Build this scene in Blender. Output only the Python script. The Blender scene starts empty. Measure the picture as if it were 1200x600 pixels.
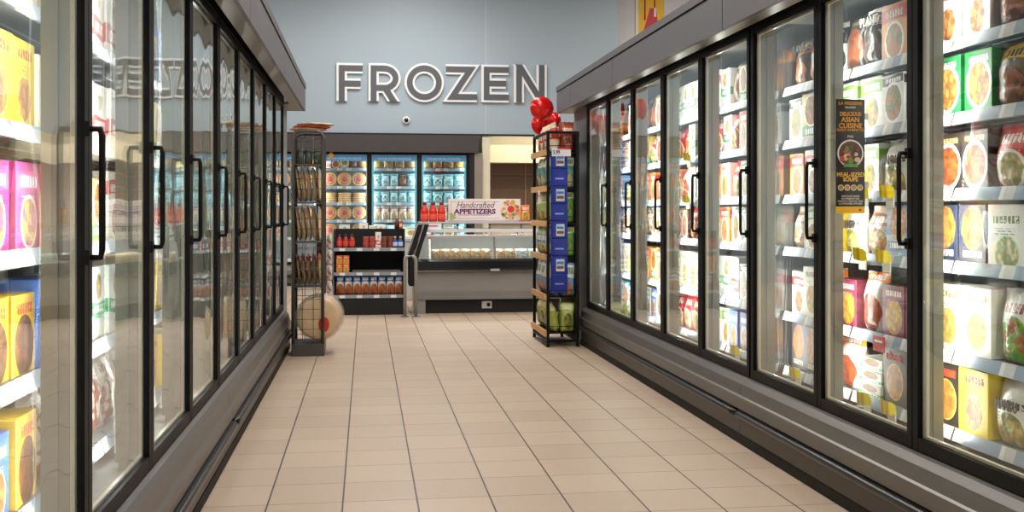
import bpy, bmesh, math, random
from mathutils import Vector, Matrix, noise
R = math.radians
PI = math.pi
rnd = random.Random(7)
C = bpy.context.scene.collection
sc = bpy.context.scene

# ------------------------------------------------------------------ camera, world, lights, exposure
F = 1220.0
H = 1.13
TH = math.atan(171 / F)            # the camera looks a little to the right of the aisle
cam_d = bpy.data.cameras.new('camera')
cam_d.sensor_fit = 'HORIZONTAL'
cam_d.sensor_width = 36
cam_d.lens = 36 * F / 1200
cam_d.shift_y = -53 / 1200
cam_d.clip_start = 0.05
cam = bpy.data.objects.new('camera', cam_d)
C.objects.link(cam)
cam.location = (0, 0, H)
cam.rotation_euler = (PI / 2, 0, -TH)
sc.camera = cam
sc.view_settings.view_transform = 'Standard'
sc.view_settings.look = 'None'
sc.view_settings.gamma = 1
sc.view_settings.use_curve_mapping = False
sc.view_settings.exposure = 0.0
sc.cycles.use_denoising = True
sc.cycles.max_bounces = 10
sc.cycles.transparent_max_bounces = 24
sc.cycles.glossy_bounces = 4
sc.cycles.diffuse_bounces = 4
sc.cycles.sample_clamp_indirect = 6
sc.cycles.caustics_reflective = False
sc.cycles.caustics_refractive = False

w = bpy.data.worlds.new('world')
sc.world = w
w.use_nodes = True
w.node_tree.nodes['Background'].inputs[0].default_value = (0.80, 0.83, 0.88, 1)
w.node_tree.nodes['Background'].inputs[1].default_value = 0.34

CEIL_POWER = 118
CEIL_COL = (1.0, 0.955, 0.89)
LED_POWER = 4.6
LED_COL = (1.0, 0.985, 0.94)


def area(name, loc, sx, sy, power, col, rot=(0, 0, 0), parent=None):
    d = bpy.data.lights.new(name, 'AREA')
    d.shape = 'RECTANGLE'
    d.size = sx
    d.size_y = sy
    d.energy = power
    d.color = col
    o = bpy.data.objects.new(name, d)
    C.objects.link(o)
    o.location = loc
    o.rotation_euler = rot
    if parent:
        o.parent = parent
    return o


for lx in (-4.2, 0.6, 5.2):
    for ly in (1.0, 5.0, 9.0, 13.2):
        area('ceiling_light', (lx, ly, 4.95), 0.5, 3.0, CEIL_POWER, CEIL_COL)
# light inside the service opening beyond the wall
area('service_room_light', (3.0, 16.9, 2.75), 2.0, 0.5, 45, (1.0, 0.90, 0.72))
area('soffit_light', (0.3, 14.6, 3.9), 3.4, 0.4, 20, (1.0, 0.97, 0.92), (R(25), 0, 0))


# ------------------------------------------------------------------ materials
class NB:
    def __init__(s, t):
        s.t = t

    def n(s, typ, **kw):
        x = s.t.nodes.new(typ)
        for k, v in kw.items():
            setattr(x, k, v)
        return x

    def put(s, sock, v):
        if isinstance(v, bpy.types.NodeSocket):
            s.t.links.new(v, sock)
        elif v is not None:
            sock.default_value = v

    def m(s, op, a, b=None, c=None):
        x = s.n('ShaderNodeMath', operation=op)
        s.put(x.inputs[0], a)
        s.put(x.inputs[1], b)
        s.put(x.inputs[2], c)
        return x.outputs[0]

    def mix(s, f, a, b):
        x = s.n('ShaderNodeMix', data_type='RGBA')
        s.put(x.inputs[0], f)
        s.put(x.inputs[6], a)
        s.put(x.inputs[7], b)
        return x.outputs[2]

    def noise(s, vec, scale, detail=3, rough=0.5):
        x = s.n('ShaderNodeTexNoise')
        x.inputs['Scale'].default_value = scale
        x.inputs['Detail'].default_value = detail
        x.inputs['Roughness'].default_value = rough
        if vec is not None:
            s.put(x.inputs['Vector'], vec)
        return x.outputs['Fac']


def rgb(h):
    h = h.lstrip('#')
    v = [int(h[i:i + 2], 16) / 255 for i in (0, 2, 4)]
    return tuple((x / 12.92 if x <= .04045 else ((x + .055) / 1.055) ** 2.4) for x in v) + (1,)


_m = {}


def mat(name, col, rough=0.5, metal=0.0, spec=0.5, bump=0, bscale=40, vary=0.06, vscale=3, emit=0, coat=0, stretch=None):
    """plain surface with a little procedural variation of colour and an optional bump"""
    if name in _m:
        return _m[name]
    M = bpy.data.materials.new(name)
    M.use_nodes = True
    t = M.node_tree
    b = t.nodes['Principled BSDF']
    nb = NB(t)
    c = rgb(col) if isinstance(col, str) else col
    tc = nb.n('ShaderNodeTexCoord')
    vec = tc.outputs['Object']
    if stretch:
        mp = nb.n('ShaderNodeMapping')
        nb.put(mp.inputs[0], vec)
        mp.inputs['Scale'].default_value = stretch
        vec = mp.outputs[0]
    n = nb.noise(vec, vscale, 4)
    dark = tuple(x * (1 - vary * 2) for x in c[:3]) + (1,)
    lite = tuple(min(1, x * (1 + vary * 2)) for x in c[:3]) + (1,)
    nb.put(b.inputs['Base Color'], nb.mix(n, dark, lite))
    b.inputs['Roughness'].default_value = rough
    b.inputs['Metallic'].default_value = metal
    b.inputs['Specular IOR Level'].default_value = spec
    b.inputs['Coat Weight'].default_value = coat
    if bump:
        bn = nb.n('ShaderNodeBump')
        bn.inputs['Strength'].default_value = bump
        bn.inputs['Distance'].default_value = 0.01
        nb.put(bn.inputs['Height'], nb.noise(vec, bscale, 3))
        nb.put(b.inputs['Normal'], bn.outputs[0])
    if emit:
        nb.put(b.inputs['Emission Color'], c)
        b.inputs['Emission Strength'].default_value = emit
    _m[name] = M
    return M


def glass_mat(name='door_glass', r0=0.075, tint=(0.93, 0.955, 0.945), wob=0.012, wscale=2.2):
    """a sealed pane: mostly see-through, mirror-like towards grazing angles"""
    if name in _m:
        return _m[name]
    M = bpy.data.materials.new(name)
    M.use_nodes = True
    t = M.node_tree
    t.nodes.clear()
    nb = NB(t)
    out = nb.n('ShaderNodeOutputMaterial')
    geo = nb.n('ShaderNodeNewGeometry')
    dot = nb.n('ShaderNodeVectorMath', operation='DOT_PRODUCT')
    nb.put(dot.inputs[0], geo.outputs['Incoming'])
    nb.put(dot.inputs[1], geo.outputs['Normal'])
    c = nb.m('ABSOLUTE', dot.outputs['Value'])
    k = nb.m('POWER', nb.m('SUBTRACT', 1.0, c), 5.0)
    f = nb.m('MULTIPLY_ADD', k, 1 - r0, r0)
    f = nb.m('MULTIPLY', f, GLASS_GAIN)
    f = nb.m('MINIMUM', f, 1.0)
    tr = nb.n('ShaderNodeBsdfTransparent')
    tr.inputs[0].default_value = tint + (1,)
    gl = nb.n('ShaderNodeBsdfGlossy')
    gl.inputs['Roughness'].default_value = 0.015
    gl.inputs['Color'].default_value = (0.95, 0.97, 0.97, 1)
    if wob:
        tc = nb.n('ShaderNodeTexCoord')
        mp = nb.n('ShaderNodeMapping')
        mp.inputs['Scale'].default_value = (1, 1, 0.45)
        nb.put(mp.inputs[0], tc.outputs['Object'])
        bn = nb.n('ShaderNodeBump')
        bn.inputs['Strength'].default_value = 1.0
        bn.inputs['Distance'].default_value = wob
        nb.put(bn.inputs['Height'], nb.noise(mp.outputs[0], wscale, 1))
        nb.put(gl.inputs['Normal'], bn.outputs[0])
    mx = nb.n('ShaderNodeMixShader')
    nb.put(mx.inputs[0], f)
    nb.put(mx.inputs[1], tr.outputs[0])
    nb.put(mx.inputs[2], gl.outputs[0])
    nb.put(out.inputs[0], mx.outputs[0])
    _m[name] = M
    return M


GLASS_GAIN = 0.9


def film_mat(name, col, alpha=0.35):
    if name in _m:
        return _m[name]
    M = mat(name, col, 0.12, bump=0.8, bscale=30)
    M.node_tree.nodes['Principled BSDF'].inputs['Alpha'].default_value = alpha
    return M


# one node group draws every printed packet front: band with lettering marks, food picture on a plate
def pack_group():
    g = bpy.data.node_groups.new('packet_print', 'ShaderNodeTree')
    I = g.interface
    for nm, ty in (('Base', 'NodeSocketColor'), ('Band', 'NodeSocketColor'), ('Ink', 'NodeSocketColor'), ('Food1', 'NodeSocketColor'),
                   ('Food2', 'NodeSocketColor'), ('Plate', 'NodeSocketColor'), ('BandLow', 'NodeSocketFloat'), ('BandHigh', 'NodeSocketFloat'),
                   ('FoodV', 'NodeSocketFloat'), ('Radius', 'NodeSocketFloat'), ('Rim', 'NodeSocketFloat'), ('Seed', 'NodeSocketFloat'),
                   ('Fine', 'NodeSocketFloat')):
        I.new_socket(nm, in_out='INPUT', socket_type=ty)
    I.new_socket('Color', in_out='OUTPUT', socket_type='NodeSocketColor')
    nb = NB(g)
    gi = nb.n('NodeGroupInput').outputs
    go = nb.n('NodeGroupOutput')
    uv = nb.n('ShaderNodeUVMap')
    sp = nb.n('ShaderNodeSeparateXYZ')
    nb.put(sp.inputs[0], uv.outputs[0])
    u, v = sp.outputs[0], sp.outputs[1]

    def between(x, lo, hi):
        return nb.m('MULTIPLY', nb.m('GREATER_THAN', x, lo), nb.m('LESS_THAN', x, hi))
    shv = nb.n('ShaderNodeVectorMath', operation='ADD')
    nb.put(shv.inputs[0], uv.outputs[0])
    cmb = nb.n('ShaderNodeCombineXYZ')
    nb.put(cmb.inputs[0], gi['Seed'])
    nb.put(cmb.inputs[1], nb.m('MULTIPLY', gi['Seed'], 3.1))
    nb.put(shv.inputs[1], cmb.outputs[0])
    big = nb.noise(shv.outputs[0], 2.5, 3)
    col = nb.mix(nb.m('MULTIPLY', big, 0.18), gi['Base'], gi['Band'])
    # band
    wv = nb.m('MULTIPLY_ADD', nb.m('SINE', nb.m('MULTIPLY_ADD', u, 5.0, gi['Seed'])), 0.025, v)
    band = between(wv, gi['BandLow'], gi['BandHigh'])
    col = nb.mix(band, col, gi['Band'])
    # headline: block glyphs, 5 across, cut by noise
    mid = nb.m('MULTIPLY', nb.m('ADD', gi['BandLow'], gi['BandHigh']), 0.5)
    hv = nb.m('DIVIDE', nb.m('SUBTRACT', v, mid), nb.m('SUBTRACT', gi['BandHigh'], gi['BandLow']))
    inrow = between(hv, -0.27, 0.27)
    inu = between(u, 0.16, 0.86)
    gx = nb.m('MULTIPLY', u, 9.0)
    slot = nb.m('LESS_THAN', nb.m('FRACT', gx), 0.74)
    vor = nb.n('ShaderNodeTexVoronoi', feature='F1')
    vor.inputs['Scale'].default_value = 17
    nb.put(vor.inputs['Vector'], shv.outputs[0])
    cut = nb.m('GREATER_THAN', vor.outputs['Distance'], 0.30)
    head = nb.m('MULTIPLY', nb.m('MULTIPLY', inrow, inu), nb.m('MULTIPLY', slot, cut))
    col = nb.mix(head, col, gi['Ink'])
    # fine rows of print below the band
    fr = nb.m('FRACT', nb.m('MULTIPLY', v, 22.0))
    row = between(fr, 0.2, 0.62)
    wn = nb.n('ShaderNodeTexWhiteNoise', noise_dimensions='2D')
    cc = nb.n('ShaderNodeCombineXYZ')
    nb.put(cc.inputs[0], nb.m('FLOOR', nb.m('MULTIPLY', u, 26.0)))
    nb.put(cc.inputs[1], nb.m('FLOOR', nb.m('MULTIPLY', v, 22.0)))
    nb.put(wn.inputs['Vector'], cc.outputs[0])
    fine = nb.m('MULTIPLY', nb.m('MULTIPLY', row, nb.m('GREATER_THAN', wn.outputs['Value'], 0.35)), nb.m('MULTIPLY', between(u, 0.2, 0.75),
                between(v, nb.m('SUBTRACT', gi['BandLow'], 0.15), nb.m('SUBTRACT', gi['BandLow'], 0.03))))
    col = nb.mix(nb.m('MULTIPLY', fine, gi['Fine']), col, gi['Ink'])
    # food picture
    du = nb.m('MULTIPLY', nb.m('SUBTRACT', u, 0.52), 0.9)
    dv = nb.m('SUBTRACT', v, gi['FoodV'])
    wob = nb.m('MULTIPLY', nb.m('SUBTRACT', nb.noise(shv.outputs[0], 7, 2), 0.5), 0.09)
    d = nb.m('ADD', nb.m('SQRT', nb.m('ADD', nb.m('POWER', du, 2.0), nb.m('POWER', dv, 2.0))), 0)
    rim = nb.m('LESS_THAN', d, nb.m('ADD', gi['Radius'], gi['Rim']))
    col = nb.mix(rim, col, gi['Plate'])
    food = nb.m('LESS_THAN', nb.m('ADD', d, wob), gi['Radius'])
    v2 = nb.n('ShaderNodeTexVoronoi', feature='SMOOTH_F1')
    v2.inputs['Scale'].default_value = 11
    nb.put(v2.inputs['Vector'], shv.outputs[0])
    sepc = nb.n('ShaderNodeSeparateColor')
    nb.put(sepc.inputs[0], v2.outputs['Color'])
    fcol = nb.mix(nb.m('GREATER_THAN', sepc.outputs[0], 0.5), gi['Food1'], gi['Food2'])
    fcol = nb.mix(nb.m('MULTIPLY', v2.outputs['Distance'], 0.9), fcol, (0.10, 0.04, 0.02, 1))
    col = nb.mix(food, col, fcol)
    nb.put(go.inputs['Color'], col)
    return g


PG = pack_group()

# key: (describing words, kind, base, band, ink, food1, food2, plate, bandlow, bandhigh, foodv, radius, rim)
DES = {
    'plant_black': ('black bag with white lettering', 'bag', '#e9e7dd', '#141414', '#e9e7dd', '#2a2a28', '#77756c', '#1d1d1b', .62, .92, .30, .30, .04),
    'plant_orange': ('black and orange meat-free bag', 'bag', '#1b1a18', '#e98e2a', '#151515', '#e8902e', '#b55a1c', '#262421', .66, .90, .26, .25, .02),
    'red_meal': ('red bag with curry bowl', 'bag', '#c8242a', '#e04638', '#fff4e0', '#d9762a', '#f2c15e', '#f6ead6', .64, .90, .30, .27, .05),
    'orange_meal': ('orange carton with noodle dish', 'box', '#f0a23a', '#d8352c', '#fff3d6', '#e5892f', '#7d9b3c', '#fbf3e4', .70, .94, .34, .26, .06),
    'green_white': ('white carton with green band', 'box', '#f1efe6', '#7cb342', '#ffffff', '#e1a33c', '#6b8f2e', '#ffffff', .68, .92, .32, .24, .03),
    'white_bowl': ('white and black salad bowl carton', 'box', '#f4f1ea', '#3b3a36', '#ffffff', '#d98a45', '#6f8b3a', '#ffffff', .80, .96, .44, .30, .06),
    'red_ribbon': ('white carton with red ribbon', 'box', '#f1eee4', '#cf2f2b', '#ffffff', '#d8a35a', '#a95c2d', '#ffffff', .66, .86, .30, .22, .04),
    'black_tray': ('black tray of meatballs', 'bag', '#22211f', '#3b3835', '#c9b592', '#a65c33', '#6d3a22', '#37332e', .80, .95, .42, .33, .03),
    'green_plate': ('green carton with rice plate', 'box', '#2f9e4f', '#1f7c3c', '#f6f2e6', '#e8c25c', '#d07b2c', '#f5f2ea', .76, .95, .46, .30, .07),
    'black_yellow': ('black bag with yellow corner', 'bag', '#26241f', '#e5b324', '#201d18', '#a6603a', '#56331f', '#2b2823', .72, .93, .30, .27, .02),
    'dark_orange': ('dark carton with orange dish', 'box', '#2a211c', '#3a2c22', '#f0c77c', '#d9762a', '#a8421c', '#f3efe6', .78, .95, .42, .30, .07),
    'red_bag': ('bright red bag with white lettering', 'bag', '#cf2a25', '#d93a30', '#fff5ea', '#e7c990', '#9fae56', '#f3efe6', .62, .90, .28, .24, .05),
    'navy_popcorn': ('navy carton with fried bites', 'box', '#2b3550', '#1f2740', '#efe6d0', '#e59a3c', '#b85f22', '#35405e', .06, .26, .60, .33, .01),
    'spring_roll': ('white carton with green spring rolls', 'box', '#f3f1ea', '#f7f5ee', '#3d7a3c', '#7fb04a', '#efe2b0', '#c8ddb0', .64, .86, .20, .24, .03),
    'white_round': ('cream carton with round dish', 'box', '#f2eddc', '#efe8d2', '#9a8146', '#e7c069', '#b9b04a', '#e3dbc2', .76, .94, .36, .24, .03),
    'salad_bag': ('white bag with green salad picture', 'bag', '#efeee6', '#e9e8df', '#a23f3c', '#77b83a', '#b65a30', '#93bf63', .62, .86, .24, .34, .02),
    'cheese_black': ('black carton with golden cheese', 'box', '#1f1b17', '#1f1b17', '#e04a2b', '#e9a83a', '#c97a24', '#efc25a', .72, .94, .40, .27, .02),
    'yellow_box': ('yellow carton', 'box', '#f2cf1d', '#f5d936', '#b3241f', '#e6a32c', '#a15c22', '#f6e27a', .74, .94, .34, .22, .02),
    'dumpling': ('white dumpling pouch with leafy badge', 'bag', '#e9e5da', '#e6e2d6', '#2f2a22', '#e6c678', '#8f9d3a', '#7b8a3e', .52, .70, .20, .25, .02),
    'blue_snack': ('blue carton with crumbed snacks', 'box', '#7da7cf', '#2b4f8a', '#ffffff', '#e5923b', '#f0bb63', '#9cc0df', .12, .32, .64, .30, .01),
    'meatball_bag': ('white and orange bag with meatballs', 'bag', '#efece2', '#ef8226', '#ffffff', '#c24f27', '#8a3a1f', '#f2e7d2', .84, .99, .32, .28, .03),
    'maroon_pastry': ('maroon carton with yellow pastries', 'box', '#7a2440', '#91304a', '#fbe9d4', '#f0c63c', '#e6a12c', '#a24858', .74, .93, .38, .30, .01),
    'green_tray': ('red and green kebab tray', 'tray', '#e6e6dc', '#4d8d3c', '#ffffff', '#b3372c', '#5b8c3a', '#dfe3d6', .10, .34, .66, .26, .02),
    'pink_box': ('magenta dessert carton', 'box', '#b8327e', '#d95ba0', '#ffffff', '#f2d36c', '#e27aa8', '#f2d9e4', .66, .90, .32, .24, .04),
    'yellow_green': ('yellow and green carton', 'box', '#f3e06c', '#4aa64a', '#ffffff', '#e6a32c', '#c97a24', '#ffffff', .05, .28, .62, .28, .04),
    'blue_box': ('blue waffle carton', 'box', '#2f62b4', '#3a74ca', '#ffffff', '#d39b4e', '#a2682c', '#f0e0bb', .66, .90, .30, .24, .03),
    'cookie_box': ('yellow and brown cookie carton', 'box', '#efc52a', '#e8b820', '#c8281f', '#8c5626', '#5d3618', '#6a3f1c', .70, .94, .36, .32, .02),
    'clear_bag': ('clear silvery bag of frozen fruit', 'bag', '#b8b3ac', '#d6d3cd', '#6d4a48', '#8a4a44', '#c9c3ba', '#a49e96', .70, .90, .36, .34, .02),
    'milk_carton': ('pale carton with coloured stripes', 'box', '#eef0ea', '#4ba66a', '#ffffff', '#e0b43c', '#3f86c9', '#f5f5f0', .30, .50, .72, .16, .02),
    'jar_pack': ('white tub with red label', 'box', '#efece4', '#c9453a', '#ffffff', '#e9dfc6', '#d9c7a4', '#f5f2ea', .20, .48, .72, .12, .02),
    'teal_bag': ('teal bag of frozen fish', 'bag', '#3aa7b5', '#c7e8ea', '#2a6e86', '#d9efee', '#1f8396', '#e3f3f3', .64, .90, .32, .26, .04),
    'pale_teal_bag': ('pale turquoise bag of prawns', 'bag', '#a9dfe3', '#4fb4c4', '#ffffff', '#e6f4f3', '#58b7c5', '#d5eff0', .62, .88, .32, .28, .04),
    'brown_bread': ('brown seeded bread packet', 'bag', '#c98a4a', '#b87636', '#f2e1c0', '#e0a763', '#a5672f', '#d69a58', .78, .92, .42, .34, .02),
    'gold_bread': ('golden bread packet', 'bag', '#e3bd7c', '#f1dfae', '#a86a2c', '#e6b765', '#d39a48', '#efd295', .78, .92, .42, .36, .02),
    'cream_fillet': ('cream bag of breaded fillets', 'bag', '#efe3cf', '#c88a6a', '#ffffff', '#d59a5c', '#efe0c0', '#f5ecdc', .60, .84, .26, .26, .02),
    'chip_red': ('cream and red snack bag', 'bag', '#efdfc0', '#b8402e', '#f5e6cc', '#c8532f', '#8b2b20', '#d9b98a', .40, .78, .20, .18, .02),
    'chip_brown': ('brown and red snack bag', 'bag', '#7d2f20', '#a8472e', '#f0d2b4', '#c9673d', '#5a2018', '#8c3a28', .55, .88, .28, .22, .03),
    'chip_teal': ('teal and cream chip bag', 'bag', '#379088', '#efe8cc', '#2b6c66', '#c9a860', '#e0cf98', '#2a726d', .70, .97, .24, .22, .02),
    'chip_green': ('green and yellow chip bag', 'bag', '#a3c46a', '#e3e2a8', '#3f6a33', '#dca04a', '#c7772e', '#a5bf6c', .62, .92, .16, .22, .02),
    'chip_mixed': ('olive and blue snack bag', 'bag', '#b9bd7c', '#6f93b8', '#e9e6d0', '#e0a04a', '#c9cfae', '#7f9161', .44, .74, .14, .20, .02),
    'chip_leaf': ('leaf green snack bag', 'bag', '#3f8f3a', '#d9cf96', '#2e6b2e', '#7fb04a', '#2f7a33', '#55a04a', .78, .98, .36, .26, .02),
    'chip_blue': ('blue and white popcorn bag', 'bag', '#5f9ad0', '#f2f2ea', '#3f7a5a', '#e59a3c', '#c9752a', '#5b8fc0', .56, .95, .16, .22, .02),
    'chip_olive': ('olive green chip bag', 'bag', '#a3b352', '#dfe096', '#eef0cf', '#9aa84a', '#5f7030', '#8f9f48', .74, .96, .36, .24, .02),
    'blue_pouch': ('blue-topped pouch of breakfast bites', 'bag', '#d9d3d6', '#2368b4', '#ffffff', '#e08a2c', '#a8421c', '#c7a07a', .70, 1.0, .20, .34, .03),
    'orange_pack': ('orange and red juice carton', 'box', '#e07a2a', '#d1482a', '#fff0c8', '#f2c63c', '#e09a2c', '#f6df8a', .66, .92, .32, .26, .03),
    'wing_bag': ('clear bag of pale chicken wings', 'bag', '#dfc9a8', '#d6b78c', '#f5e6cc', '#e6cfa8', '#c59a6a', '#e0c69c', .80, .92, .42, .40, .0),
    'prawn_bag': ('clear bag of icy white shellfish', 'bag', '#d6dfdc', '#bcd6d6', '#ffffff', '#e6ece9', '#a9c4c4', '#dfe6e4', .80, .92, .42, .40, .0),
}


def print_mats(key):
    """front (printed) and side (plain) material of a design"""
    fn = 'print_' + key
    if fn in _m:
        return _m[fn], _m['side_' + key]
    d = DES[key]
    M = bpy.data.materials.new(fn)
    M.use_nodes = True
    nb = NB(M.node_tree)
    b = M.node_tree.nodes['Principled BSDF']
    g = nb.n('ShaderNodeGroup', node_tree=PG)
    for nm, ix in (('Base', 2), ('Band', 3), ('Ink', 4), ('Food1', 5), ('Food2', 6), ('Plate', 7)):
        g.inputs[nm].default_value = rgb(d[ix])
    for nm, ix in (('BandLow', 8), ('BandHigh', 9), ('FoodV', 10), ('Radius', 11), ('Rim', 12)):
        g.inputs[nm].default_value = d[ix] * (1.14 if nm == 'Radius' else 1)
    g.inputs['Seed'].default_value = (sum(ord(c) * (i + 1) for i, c in enumerate(key)) % 97) * 0.37
    g.inputs['Fine'].default_value = 0.8
    nb.put(b.inputs['Base Color'], g.outputs[0])
    bag = d[1] == 'bag'
    b.inputs['Roughness'].default_value = 0.28 if bag else 0.42
    if bag:
        tc = nb.n('ShaderNodeTexCoord')
        bn = nb.n('ShaderNodeBump')
        bn.inputs['Strength'].default_value = 0.6
        bn.inputs['Distance'].default_value = 0.012
        nb.put(bn.inputs['Height'], nb.noise(tc.outputs['Object'], 22, 3))
        nb.put(b.inputs['Normal'], bn.outputs[0])
    _m[fn] = M
    S = mat('side_' + key, d[3] if key in ('cheese_black',) else d[2], 0.42, vary=0.05)
    if key == 'cheese_black':
        S = mat('side_yellow_carton', '#f2cf1d', 0.42)
        _m['side_' + key] = S
    return M, S


# ------------------------------------------------------------------ mesh helpers
class MB:
    def __init__(s):
        s.v, s.f, s.mi, s.uv, s.sm = [], [], [], {}, []

    def add(s, vs, fs, mi=0, smooth=False):
        o = len(s.v)
        s.v += [tuple(p) for p in vs]
        for f in fs:
            s.f.append(tuple(o + i for i in f))
            s.mi.append(mi)
            s.sm.append(smooth)
        return s

    def box(s, x0, x1, y0, y1, z0, z1, mi=0):
        x0, x1 = min(x0, x1), max(x0, x1)
        y0, y1 = min(y0, y1), max(y0, y1)
        z0, z1 = min(z0, z1), max(z0, z1)
        vs = [(x, y, z) for x in (x0, x1) for y in (y0, y1) for z in (z0, z1)]
        return s.add(vs, [(0, 1, 3, 2), (4, 6, 7, 5), (0, 4, 5, 1), (2, 3, 7, 6), (0, 2, 6, 4), (1, 5, 7, 3)], mi)

    def prism(s, poly, y0, y1, mi=0, smooth=False):
        """polygon in (x, z) swept from y0 to y1"""
        n = len(poly)
        vs = [(x, y0, z) for x, z in poly] + [(x, y1, z) for x, z in poly]
        a = sum(poly[i][0] * poly[(i + 1) % n][1] - poly[(i + 1) % n][0] * poly[i][1] for i in range(n))
        fs = []
        for i in range(n):
            j = (i + 1) % n
            fs.append((i, j, n + j, n + i) if a < 0 else (j, i, n + i, n + j))
        fs.append(tuple(range(n)) if a > 0 else tuple(reversed(range(n))))
        fs.append(tuple(reversed(range(n, 2 * n))) if a > 0 else tuple(range(n, 2 * n)))
        return s.add(vs, fs, mi, smooth)

    def tube(s, pts, r, seg=8, mi=0, closed=False, cap=True):
        P = [Vector(p) for p in pts]
        n = len(P)
        rings = []
        up = None
        for i in range(n):
            if closed:
                t = (P[(i + 1) % n] - P[i - 1]).normalized()
            elif i == 0:
                t = (P[1] - P[0]).normalized()
            elif i == n - 1:
                t = (P[-1] - P[-2]).normalized()
            else:
                t = ((P[i + 1] - P[i]).normalized() + (P[i] - P[i - 1]).normalized()).normalized()
            if up is None:
                up = Vector((0, 0, 1)) if abs(t.z) < 0.9 else Vector((1, 0, 0))
            a = t.cross(up).normalized()
            b = a.cross(t).normalized()
            up = b
            rr = r[i] if isinstance(r, (list, tuple)) else r
            rings.append([P[i] + a * math.cos(2 * PI * k / seg) * rr + b * math.sin(2 * PI * k / seg) * rr for k in range(seg)])
        vs = [p for rg in rings for p in rg]
        fs = []
        m = n if closed else n - 1
        for i in range(m):
            for k in range(seg):
                i2, k2 = (i + 1) % n, (k + 1) % seg
                fs.append((i * seg + k, i * seg + k2, i2 * seg + k2, i2 * seg + k))
        s.add(vs, fs, mi, True)
        if cap and not closed:
            o = len(s.v) - len(vs)
            s.f += [tuple(o + k for k in reversed(range(seg))), tuple(o + (n - 1) * seg + k for k in range(seg))]
            s.mi += [mi, mi]
            s.sm += [False, False]
        return s

    def lathe(s, prof, seg=20, c=(0, 0, 0), mi=0, axis='z', sx=1.0):
        vs = []
        for r, z in prof:
            for k in range(seg):
                a = 2 * PI * k / seg
                x, y = r * math.cos(a) * sx, r * math.sin(a)
                p = (x, y, z) if axis == 'z' else ((x, z, y) if axis == 'y' else (z, x, y))
                vs.append((p[0] + c[0], p[1] + c[1], p[2] + c[2]))
        n = len(prof)
        fs = [(i * seg + k, i * seg + (k + 1) % seg, (i + 1) * seg + (k + 1) % seg, (i + 1) * seg + k) for i in range(n - 1) for k in range(seg)]
        fs += [tuple(reversed(range(seg))), tuple(range((n - 1) * seg, n * seg))]
        return s.add(vs, fs, mi, True)

    def mesh(s, name, mats, fix=True, bevel=0, merge=False, auto=True):
        me = bpy.data.meshes.new(name)
        me.from_pydata(s.v, [], s.f)
        for M in mats:
            me.materials.append(M)
        me.polygons.foreach_set('material_index', s.mi)
        me.polygons.foreach_set('use_smooth', s.sm)
        if s.uv:
            ul = me.uv_layers.new(name='UVMap')
            for li, l in enumerate(me.loops):
                ul.data[li].uv = s.uv.get(l.vertex_index, (0, 0))
        if fix or bevel or merge:
            bm = bmesh.new()
            bm.from_mesh(me)
            if merge:
                bmesh.ops.remove_doubles(bm, verts=bm.verts, dist=1e-5)
            if fix:
                bmesh.ops.recalc_face_normals(bm, faces=bm.faces)
            if bevel:
                bmesh.ops.bevel(bm, geom=list(bm.edges), offset=bevel, segments=2, affect='EDGES', profile=0.6)
            bm.to_mesh(me)
            bm.free()
        me.update()
        return me

    def obj(s, name, mats, parent=None, loc=None, **kw):
        if not isinstance(mats, (list, tuple)):
            mats = [mats]
        return link(name, s.mesh(name, mats, **kw), parent, loc)


def link(name, me, parent=None, loc=None):
    o = bpy.data.objects.new(name, me)
    C.objects.link(o)
    if parent:
        o.parent = parent
    if loc:
        o.location = loc
    return o


def tag(o, label=None, cat=None, group=None, kind=None):
    if label:
        o['label'] = label
    if cat:
        o['category'] = cat
    if group:
        o['group'] = group
    if kind:
        o['kind'] = kind
    return o


def thing(name, label, cat, loc=(0, 0, 0), rz=0, group=None):
    o = bpy.data.objects.new(name, None)
    o.empty_display_size = 0.1
    C.objects.link(o)
    o.location = loc
    o.rotation_euler = (0, 0, rz)
    return tag(o, label, cat, group)


def copy_tree(o, parent=None):
    c = o.copy()
    C.objects.link(c)
    if parent:
        c.parent = parent
    for ch in list(o.children):
        copy_tree(ch, c)
    return c


def remove_tree(o):
    for ch in list(o.children):
        remove_tree(ch)
    bpy.data.objects.remove(o)


def text_mesh(s, size, depth=0.0005, shear=0.0, bold=0.0, align='CENTER'):
    cu = bpy.data.curves.new('lettering', 'FONT')
    cu.body = s
    cu.size = size
    cu.extrude = depth
    cu.shear = shear
    cu.offset = bold
    cu.align_x = align
    cu.align_y = 'CENTER'
    cu.resolution_u = 3
    o = bpy.data.objects.new('lettering', cu)
    C.objects.link(o)
    dg = bpy.context.evaluated_depsgraph_get()
    me = bpy.data.meshes.new_from_object(o.evaluated_get(dg))
    bpy.data.objects.remove(o)
    return me


def text_part(s, size, m, parent, loc, rot=(PI / 2, 0, 0), width=None, **kw):
    me = text_mesh(s, size, **kw)
    me.materials.clear()
    me.materials.append(m)
    o = link('lettering', me, parent, loc)
    o.rotation_euler = rot
    if width:
        xs = [v.co.x for v in me.vertices]
        k = width / max(1e-6, max(xs) - min(xs))
        o.scale = (k, 1, 1)
    return o


def disc(mb, cx, z, y, r, seg=28, mi=0, rz=None, t=0.001):
    """thin upright disc facing -Y"""
    rz = rz or r
    vs = [(cx + r * math.cos(2 * PI * k / seg), y, z + rz * math.sin(2 * PI * k / seg)) for k in range(seg)]
    vs += [(p[0], y + t, p[2]) for p in vs]
    fs = [tuple(range(seg)), tuple(reversed(range(seg, 2 * seg)))] + [(k, (k + 1) % seg, seg + (k + 1) % seg, seg + k) for k in range(seg)]
    mb.add(vs, fs, mi)


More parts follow.
